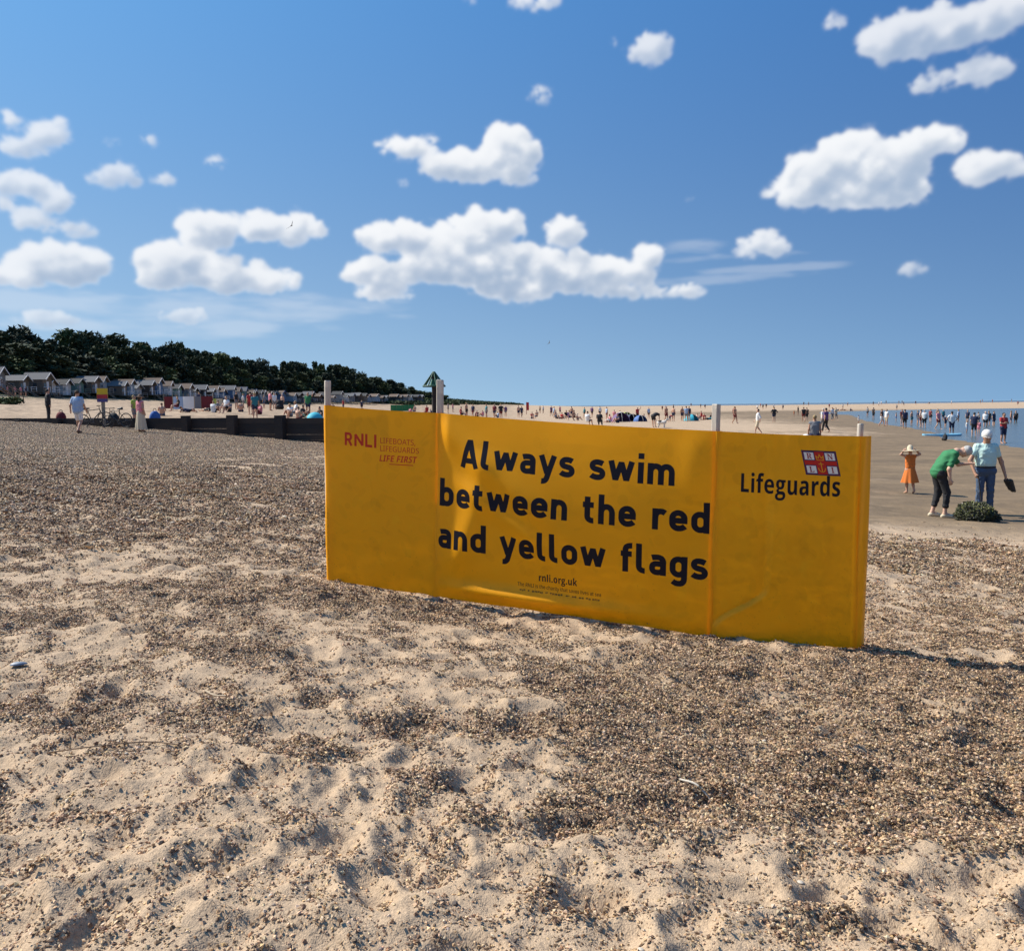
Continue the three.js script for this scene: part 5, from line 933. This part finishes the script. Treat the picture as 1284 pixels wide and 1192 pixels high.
flat(1008, 37.5, { h: 1.42, turn: 2.2, top: 'white', bot: 'blue', hair: 'dark', pose: 'bend', label: 'dark-haired child in a white top stooping next to the man in the grey top' });
flat(1036, 62, { h: 1.74, turn: -2.6, top: 'purple', bot: 'black', leg: 1.8, pose: 'walk', hair: 'dark' });
flat(1032.5, 66, { h: 1.66, turn: -2.6, top: 'white', bot: 'grey', leg: 0.8, pose: 'walk' });
flat(1044, 116, { h: 1.74, turn: 0.3, top: 'white', bot: 'grey', leg: 1.8 }); flat(1048.5, 118, { h: 1.7, turn: 0.3, top: 'cream', bot: 'grey', leg: 0.8, pose: 'walk' });
flat(1012, 112, { h: 1.7, turn: 2.7, top: 'brown', bot: 'black', leg: 0.8 }); flat(1008, 104, { h: 1.76, turn: 3, top: 'black', bot: 'dark red', pose: 'walk' });
flat(1001, 168, { h: 1.74, turn: 1, top: 'black', bot: 'brown' }); flat(996, 150, { h: 1.1, turn: 1, top: 'orange', bot: 'red' }); flat(921, 122, { h: 1.72, turn: 2, top: 'dark red', bot: 'black', pose: 'walk' });
flat(922, 88, { h: 1.74, turn: 0.6, top: null, bot: 'dark red', pose: 'walk' });
const farR = rng(8), tops = Object.keys(HUE), pick = (a) => a[Math.floor(farR() * a.length)];
for (const px of [831, 835, 845, 867, 879, 884.5, 950, 954, 957, 961, 970.5, 982, 1008, 1014, 1040, 1057, 1063]) person(px, 250 + farR() * 130, { where: 'far across the flat', group: 'people on the sand flat', h: 1.7, top: pick(['black', 'navy', 'grey', 'dark red', 'white']), bot: pick(['black', 'navy', 'grey']), pose: pick(['stand', 'walk', 'hips']), turn: farR() * 6 });
for (const px of [1095, 1102, 1105, 1111, 1124.5, 1127, 1131, 1133, 1148, 1165, 1193, 1229, 1231.5, 1244, 1268, 1276]) person(px, px === 1124.5 ? 262 : 300 + farR() * 110, { where: SPIT, group: 'people on the sand spit', h: 1.7, top: pick(['black', 'navy', 'dark red', 'white', 'grey']), bot: pick(['black', 'navy', 'brown']), pose: pick(['stand', 'walk', 'stand', 'sit']), turn: farR() * 6 });
for (const px of [1041, 1044.5, 1050, 1055, 1060, 1067]) person(px, 245 + farR() * 20, { where: 'resting on the sand spit', group: 'people on the sand spit', h: 1.7, top: pick(['dark red', 'black', 'navy']), bot: pick(['black', 'dark red']), pose: pick(['sit', 'lie', 'chair']), turn: farR() * 6 });

const sunb = (px, d, o) => person(px, d, { where: SUN, group: 'sunbathers beyond the banner', ...o });
sunb(821, 70, { h: 1.74, turn: 2.3, top: 'black', bot: 'black', pose: 'bend', leg: 0.6, label: 'person in black bending over a white and dark dog beyond the banner' });
sunb(738, 74, { h: 1.7, turn: 2.5, top: 'white', bot: 'black', pose: 'chair', hair: 'dark', label: 'dark-haired person in white on a low chair above the banner edge' });
sunb(752.5, 73, { h: 1.74, turn: 2.9, top: 'black', bot: 'black', pose: 'chair', leg: 1.8, hair: 'dark', label: 'person all in black on a low chair above the banner edge' });
sunb(836, 96, { h: 1.74, turn: 0.4, top: null, bot: 'dark red', pose: 'walk' }); sunb(845, 104, { h: 1.74, turn: 2.4, top: null, bot: 'navy' }); sunb(841, 100, { h: 1.1, turn: 2.4, top: 'red', bot: 'navy', pose: 'bend' });
for (const [px, d, ps] of [[606, 130, 'sit'], [611, 100, 'stand'], [621, 104, 'walk'], [625, 120, 'sit'], [629, 96, 'hips'], [635, 130, 'stand'], [651, 128, 'stand'], [655, 128, 'walk'], [668, 118, 'sit'], [673.5, 112, 'chair'], [678, 190, 'stand'], [682, 190, 'stand'], [692, 140, 'walk'], [695.5, 132, 'stand'], [698, 118, 'chair'], [702, 120, 'lie'], [705.5, 120, 'sit'], [703, 170, 'walk'], [711, 106, 'chair'], [715, 104, 'chair'], [717.5, 124, 'stand'], [721, 104, 'chair'], [725, 110, 'sit'], [733.5, 130, 'walk'], [743, 140, 'walk'], [753, 140, 'stand'], [761.5, 118, 'stand'], [762.5, 90, 'lie'], [771, 128, 'chair'], [777.5, 126, 'chair'], [765, 92, 'sit'], [775, 88, 'sit'], [784, 100, 'sit'], [800, 100, 'reach'], [808, 102, 'sit'], [814, 124, 'stand'], [856, 104, 'stand'], [861, 100, 'stand'], [864.5, 102, 'stand'], [875, 112, 'sit'], [879, 116, 'chair'], [883.5, 114, 'sit'], [892.5, 118, 'sit'], [888, 116, 'lie'], [563, 150, 'stand'], [569, 170, 'stand'], [580, 96, 'chair'], [586, 100, 'stand'], [594, 108, 'walk'], [599, 112, 'sit'], [516, 120, 'sit'], [521, 122, 'chair'], [536, 116, 'chair'], [541, 118, 'sit']])
  sunb(px, d, { pose: ps, h: 1.62 + farR() * 0.16, top: farR() < 0.2 ? null : pick(['black', 'navy', 'white', 'grey', 'red', 'pink', 'teal', 'purple', 'pale blue', 'dark red']), bot: pick(['black', 'navy', 'grey', 'dark red', 'denim', 'brown']), turn: farR() * 6.28 });
const back = (px, d, o) => person(px, d, { where: BACK, group: 'people behind the groyne', ...o });
for (const [px, d, ps] of [[224, 72, 'chair'], [262, 70, 'lie'], [270, 66, 'sit'], [276, 74, 'sit'], [285, 64, 'chair'], [289, 68, 'sit'], [298.5, 82, 'stand'], [304, 70, 'sit'], [316, 62, 'stand'], [321.5, 56, 'stand'], [327, 64, 'sit'], [333, 110, 'stand'], [341, 78, 'stand'], [346, 82, 'stand'], [365, 62, 'sit'], [371, 60, 'chair'], [376, 58, 'sit'], [382, 62, 'sit'], [388, 66, 'reach'], [402, 60, 'sit'], [252, 90, 'stand'], [205, 58, 'sit'], [238, 66, 'lie'], [307, 96, 'stand'], [356, 100, 'stand'], [419, 100, 'sit'], [432, 130, 'stand'], [455, 140, 'stand']])
  back(px, d, { pose: ps, h: 1.62 + farR() * 0.16, top: px === 388 ? 'green' : farR() < 0.25 ? null : pick(['black', 'navy', 'white', 'grey', 'red', 'pink', 'teal', 'white']), bot: pick(['black', 'navy', 'grey', 'dark red', 'denim']), turn: farR() * 6.28 });
for (const [px, d] of [[14, 150], [23, 152], [30, 155], [36, 156]]) person(px, d, { where: 'by the nearest huts', group: 'people at the nearest huts', h: 1.7, top: pick(['white', 'pink', 'navy']), bot: 'grey', y: groundY(at(px, d), -d) + 0.3, turn: 1.5 });

// ---------------------------------------------------------------- things brought to the beach
function popTent(px, d, w, hue, label) {
  const x = at(px, d), o = thing('beach_tent', label, 'tent', x, groundY(x, -d), -d, 0.5 + px * 0.01, 'pop-up beach tents');
  const g = new THREE.SphereGeometry(w / 2, 20, 10, 0.5, Math.PI * 1.45, 0, Math.PI / 2).scale(1, 0.85, 0.8); part('shell', g, mat(...HUE[hue], 0.7), o);
  const hoop = [0.5, 0.5 + Math.PI * 1.45].map((a) => new THREE.TorusGeometry(w / 2, 0.025, 6, 20, Math.PI / 2).rotateY(Math.PI - a).scale(1, 0.85, 0.8)); hoop.forEach((h) => part('hoop', h, mat(0.3, 0.3, 0.3, 0.5), o));
  part('floor', new THREE.CircleGeometry(w / 2, 20).rotateX(-Math.PI / 2).scale(1, 1, 0.8).translate(0, 0.03, 0), mat(0.12, 0.12, 0.13, 0.8), o);
}
HUE.cyan = [0.04, 0.42, 0.52];
popTent(396, 58, 1.35, 'cyan', 'cyan pop-up beach tent just behind the groyne next to the banner');
popTent(868, 106, 1.9, 'cyan', 'cyan pop-up tent by the standing group beyond the banner'); popTent(803.5, 98, 1.7, 'blue', 'bright blue pop-up tent among the sunbathers'); popTent(793, 100, 2.0, 'navy', 'dark navy pop-up tent among the sunbathers'); popTent(779, 96, 2.4, 'purple', 'dusky purple pop-up tent among the sunbathers'); popTent(786, 126, 2.2, 'lime', 'pale lime pop-up tent among the sunbathers');
function windbreak(px, d, n, hues, turn, label) {
  const x = at(px, d), o = thing('windbreak', label, 'windbreak', x, groundY(x, -d), -d, turn, 'windbreaks on the beach'), w = 1.0;
  for (let k = 0; k < n; k++) {
    const g = new THREE.PlaneGeometry(w, 1.05, 10, 4), p = g.attributes.position; for (let i = 0; i < p.count; i++) p.setZ(i, 0.08 * Math.sin((p.getX(i) / w + 0.5) * Math.PI)); g.computeVertexNormals();
    part('canvas_panel', g, mat(...HUE[hues[k % hues.length]], 0.85), o).position.set((k - n / 2 + 0.5) * w, 0.66, 0.12 * (k % 2));
  }
  for (let k = 0; k <= n; k++) part('pole', bar([(k - n / 2) * w, -0.2, 0.06], [(k - n / 2) * w, 1.4, 0.06], 0.02), mat(0.35, 0.27, 0.17, 0.8), o);
}
windbreak(223, 78, 2, ['dark red', 'navy'], 0.1, 'dark red and navy windbreak behind the groyne'); windbreak(233, 74, 2, ['pale blue', 'white'], -0.2, 'pale blue and white windbreak behind the groyne'); windbreak(247, 76, 3, ['purple', 'grey', 'dark red'], 0.15, 'purple, grey and red striped windbreak behind the groyne');
windbreak(269, 132, 3, ['cream', 'lime'], 0, 'cream and lime windbreak below the beach huts'); windbreak(506, 150, 4, ['green', 'green'], 0.1, 'green windbreak on the sand above the banner');
function bag(px, d, hue, size, label, y) {
  const x = at(px, d), o = thing('rucksack', label, 'bag', x, y ?? groundY(x, -d), -d, px);
  part('body', blob([ell([0, 0.22 * size, 0], [0.2 * size, 0.24 * size, 0.14 * size]), cap([-0.1 * size, 0.1 * size, 0.05], [0.1 * size, 0.1 * size, 0.05], 0.12 * size)], 0.03), mat(...HUE[hue], 0.85), o);
  part('pocket', blob([ell([0, 0.14 * size, 0.14 * size], [0.13 * size, 0.1 * size, 0.06 * size])], 0.02), mat(...HUE[hue], 0.7), o);
  part('strap', new THREE.TorusGeometry(0.07 * size, 0.015, 6, 14).translate(0, 0.46 * size, 0), mat(0.02, 0.02, 0.02, 0.8), o);
}
bag(78.5, 45.6, 'dark red', 1.3, 'dark red rucksack on the groyne beside the person in black', 1.0); bag(196, 44.3, 'blue', 1.6, 'blue and pale rucksack on the groyne right of the woman in the long skirt', 0.85); bag(1186, 54, 'black', 0.9, 'small black bag left on the wet sand near the waterline');
bag(144, 44.5, 'black', 1.7, 'black bag hanging about the groyne behind the bicycles', 0.75); bag(352, 92, 'black', 2.2, 'large dark bag on the sand behind the groyne');
{ // paddleboard
  const d = 62, x = at(1182, d), o = thing('paddleboard', 'pale blue paddleboard floating in the shallows between the bathers', 'paddleboard', x, WATER + 0.02, -d, 0.06);
  const s = new THREE.Shape(), n = 40; for (let k = 0; k <= n; k++) { const a = k / n * 6.2832, c = Math.cos(a), q = Math.sin(a); s[k ? 'lineTo' : 'moveTo'](1.38 * Math.sign(c) * Math.abs(c) ** 0.9, 0.37 * Math.sign(q) * Math.abs(q) ** 0.75); }
  const g = new THREE.ExtrudeGeometry(s, { depth: 0.09, bevelEnabled: true, bevelSize: 0.03, bevelThickness: 0.03, bevelSegments: 3 }).rotateX(-Math.PI / 2); const p = g.attributes.position; for (let i = 0; i < p.count; i++) p.setY(i, p.getY(i) + 0.12 * Math.max(0, Math.abs(p.getX(i)) - 0.8) ** 2); g.computeVertexNormals();
  part('hull', g, mat(0.22, 0.50, 0.66, 0.4), o); part('deck_pad', new THREE.BoxGeometry(1.2, 0.012, 0.5).translate(-0.2, 0.135, 0), mat(0.04, 0.08, 0.14, 0.8), o);
}
{ // dog
  const d = 69, x = at(830.5, d), o = thing('dog', 'white and dark dog in front of the bending person beyond the banner', 'dog', x, groundY(x, -d), -d, -0.4);
  part('body', blob([cap([-0.25, 0.42, 0], [0.22, 0.45, 0], 0.12, 0.15, 0.05), cap([0.22, 0.48, 0], [0.40, 0.64, 0], 0.09, 0.075), ell([0.46, 0.67, 0], [0.11, 0.08, 0.075]), cap([0.50, 0.65, 0], [0.60, 0.62, 0], 0.045, 0.035), cap([-0.33, 0.46, 0], [-0.52, 0.60, 0], 0.03, 0.018), ...[-0.07, 0.07].flatMap((z) => [cap([0.2, 0.38, z], [0.2, 0.2, z], 0.055, 0.04), cap([0.2, 0.2, z], [0.21, 0.03, z], 0.038, 0.035), cap([-0.24, 0.36, z], [-0.20, 0.22, z], 0.075, 0.045), cap([-0.20, 0.22, z], [-0.28, 0.14, z], 0.042, 0.033), cap([-0.28, 0.14, z], [-0.26, 0.03, z], 0.032, 0.034)])], 0.025), mat(0.62, 0.58, 0.52, 0.9), o);
  part('ear', blob([cap([0.42, 0.73, 0.05], [0.40, 0.64, 0.09], 0.03, 0.02), cap([0.42, 0.73, -0.05], [0.40, 0.64, -0.09], 0.03, 0.02), cap([0.42, 0.73, -0.05], [0.42, 0.73, 0.05], 0.02)], 0.015), mat(0.03, 0.025, 0.02, 0.9), o);
  part('saddle_patch', blob([ell([-0.12, 0.50, 0], [0.2, 0.11, 0.135])], 0.025), mat(0.03, 0.025, 0.02, 0.9), o);
}
{ // tall red marker on the far beach
  const d = 165, x = at(661, d), o = thing('beach_flag', 'tall narrow red flag on a pole far along the beach', 'flag', x, groundY(x, -d), -d, 0.5);
  part('pole', bar([0, -0.3, 0], [0, 2.3, 0], 0.05), mat(0.25, 0.05, 0.05, 0.7), o);
  const g = new THREE.PlaneGeometry(0.55, 1.5, 10, 4), p = g.attributes.position; for (let i = 0; i < p.count; i++) p.setZ(i, 0.07 * Math.sin(p.getX(i) * 11)); g.computeVertexNormals(); part('cloth', g.translate(0.28, 1.5, 0), mat(0.45, 0.03, 0.04, 0.8), o);
}
for (const [px, py, d, s, label] of [[374, 288, 90, 1.0, 'dark gull gliding in front of the cumulus cloud'], [690, 431, 150, 0.9, 'tiny dark gull low in the clear sky']]) { // birds
  const y = 1.6 + (502.3 + (1240 - px) * 0.0117 - py) / 1100 * d, o = thing('gull', label, 'bird', at(px, d), y, -d, 0.7); o.rotation.z = 0.9;
  part('body', blob([cap([0, 0, -0.14], [0, 0, 0.14], 0.035, 0.05), ell([0, 0.02, 0.2], [0.04, 0.04, 0.05]), cap([0, 0, -0.14], [0, 0, -0.26], 0.03, 0.012)], 0.015), mat(0.05, 0.05, 0.055, 0.8), o);
  for (const q of [-1, 1]) { const w = new THREE.Shape([[0, -0.09], [0.25, -0.08], [0.62, -0.16], [0.3, 0.06], [0, 0.09]].map((v) => new THREE.Vector2(v[0] * q, v[1]))); part('wing', new THREE.ExtrudeGeometry(w, { depth: 0.012, bevelEnabled: false }).rotateX(Math.PI / 2).rotateZ(q * 0.3), mat(0.05, 0.05, 0.055, 0.8), o); }
  o.scale.setScalar(s);
}

// ---------------------------------------------------------------- single stones, shells and twigs on the near sand
{
  const r = rng(71), stones = [0, 1, 2, 3].map(() => chipShape(r, 1)), dark = [[0.05, 0.04, 0.035], [0.08, 0.055, 0.04], [0.035, 0.032, 0.03], [0.13, 0.10, 0.08]];
  const put = (name, label, cat, group, g, m, x, d, sx, sy, sz, turn) => { const o = part(name, g, m, scene); o.position.set(x, groundY(x, -d) + sy * 0.35, -d); o.scale.set(sx, sy, sz); o.rotation.y = turn; return tag(o, label, cat, group); };
  put('pebble', 'large dark angular pebble standing out on the smooth sand', 'pebble', null, stones[0], mat(0.03, 0.022, 0.018, 0.8), 0.33, 2.58, 0.020, 0.019, 0.017, 0.4);
  put('pebble', 'rounded dark brown pebble on the smooth sand', 'pebble', null, stones[1], mat(0.05, 0.035, 0.028, 0.8), 0.105, 2.66, 0.012, 0.011, 0.011, 1.4);
  put('pebble', 'chestnut brown stone at the edge of the shingle', 'pebble', null, stones[2], mat(0.22, 0.10, 0.04, 0.7), 1.2, 2.95, 0.026, 0.013, 0.016, 0.2);
  for (let k = 0; k < 90; k++) { const d = 1.95 + 1.5 * r(), x = (r() * 2 - 1) * (0.6 * d), s = 0.006 + 0.007 * r() * r(); put('pebble', 'small dark pebble lying loose on the smooth sand', 'pebble', 'loose dark pebbles on the sand', stones[k % 4], mat(...dark[k % 4], 0.8), x, d, s * (1 + 0.5 * r()), s * 0.8, s, r() * 6); }
  const shell = new THREE.SphereGeometry(1, 14, 7, 0, 6.2832, 0, 1.5); { const p = shell.attributes.position; for (let i = 0; i < p.count; i++) { const a = Math.atan2(p.getZ(i), p.getX(i)); p.setY(i, p.getY(i) * 0.55 + 0.03 * Math.sin(a * 16)); } shell.computeVertexNormals(); }
  put('shell', 'blue-grey mussel shell lying at the edge of the shingle patch', 'shell', null, shell, mat(0.16, 0.20, 0.26, 0.5), -2.72, 4.72, 0.045, 0.03, 0.022, 0.3);
  for (let k = 0; k < 18; k++) { const d = 2.1 + 2.6 * r(), x = (r() * 2 - 1) * 0.6 * d, s = 0.005 + 0.005 * r(); put('shell', 'small bleached shell lying on the sand', 'shell', 'bleached shells on the sand', shell, mat(0.52, 0.45, 0.36, 0.7), x, d, s * 1.3, s, s, r() * 6); }
  const twig = (pts, rad, m, label) => { const c = new THREE.CatmullRomCurve3(pts.map(([x, d, h]) => V(x, groundY(x, -d) + h, -d))); tag(part('twig', new THREE.TubeGeometry(c, 24, rad, 6), m, scene), label, 'twig'); };
  twig([[0.68, 3.52, 0.012], [0.74, 3.47, 0.016], [0.80, 3.43, 0.012]], 0.005, mat(0.62, 0.55, 0.44, 0.8), 'short pale bleached twig lying on the shingle');
  twig([[-1.95, 3.55, 0.012], [-1.75, 3.56, 0.02], [-1.55, 3.62, 0.014], [-1.42, 3.60, 0.012]], 0.0028, mat(0.20, 0.13, 0.08, 0.9), 'thin brown twig lying across the footprints');
  twig([[-1.55, 4.30, 0.012], [-1.48, 4.24, 0.02], [-1.42, 4.22, 0.01]], 0.005, mat(0.45, 0.36, 0.25, 0.9), 'curved straw-coloured twig on the trodden sand');
}
renderer.render(scene, camera);
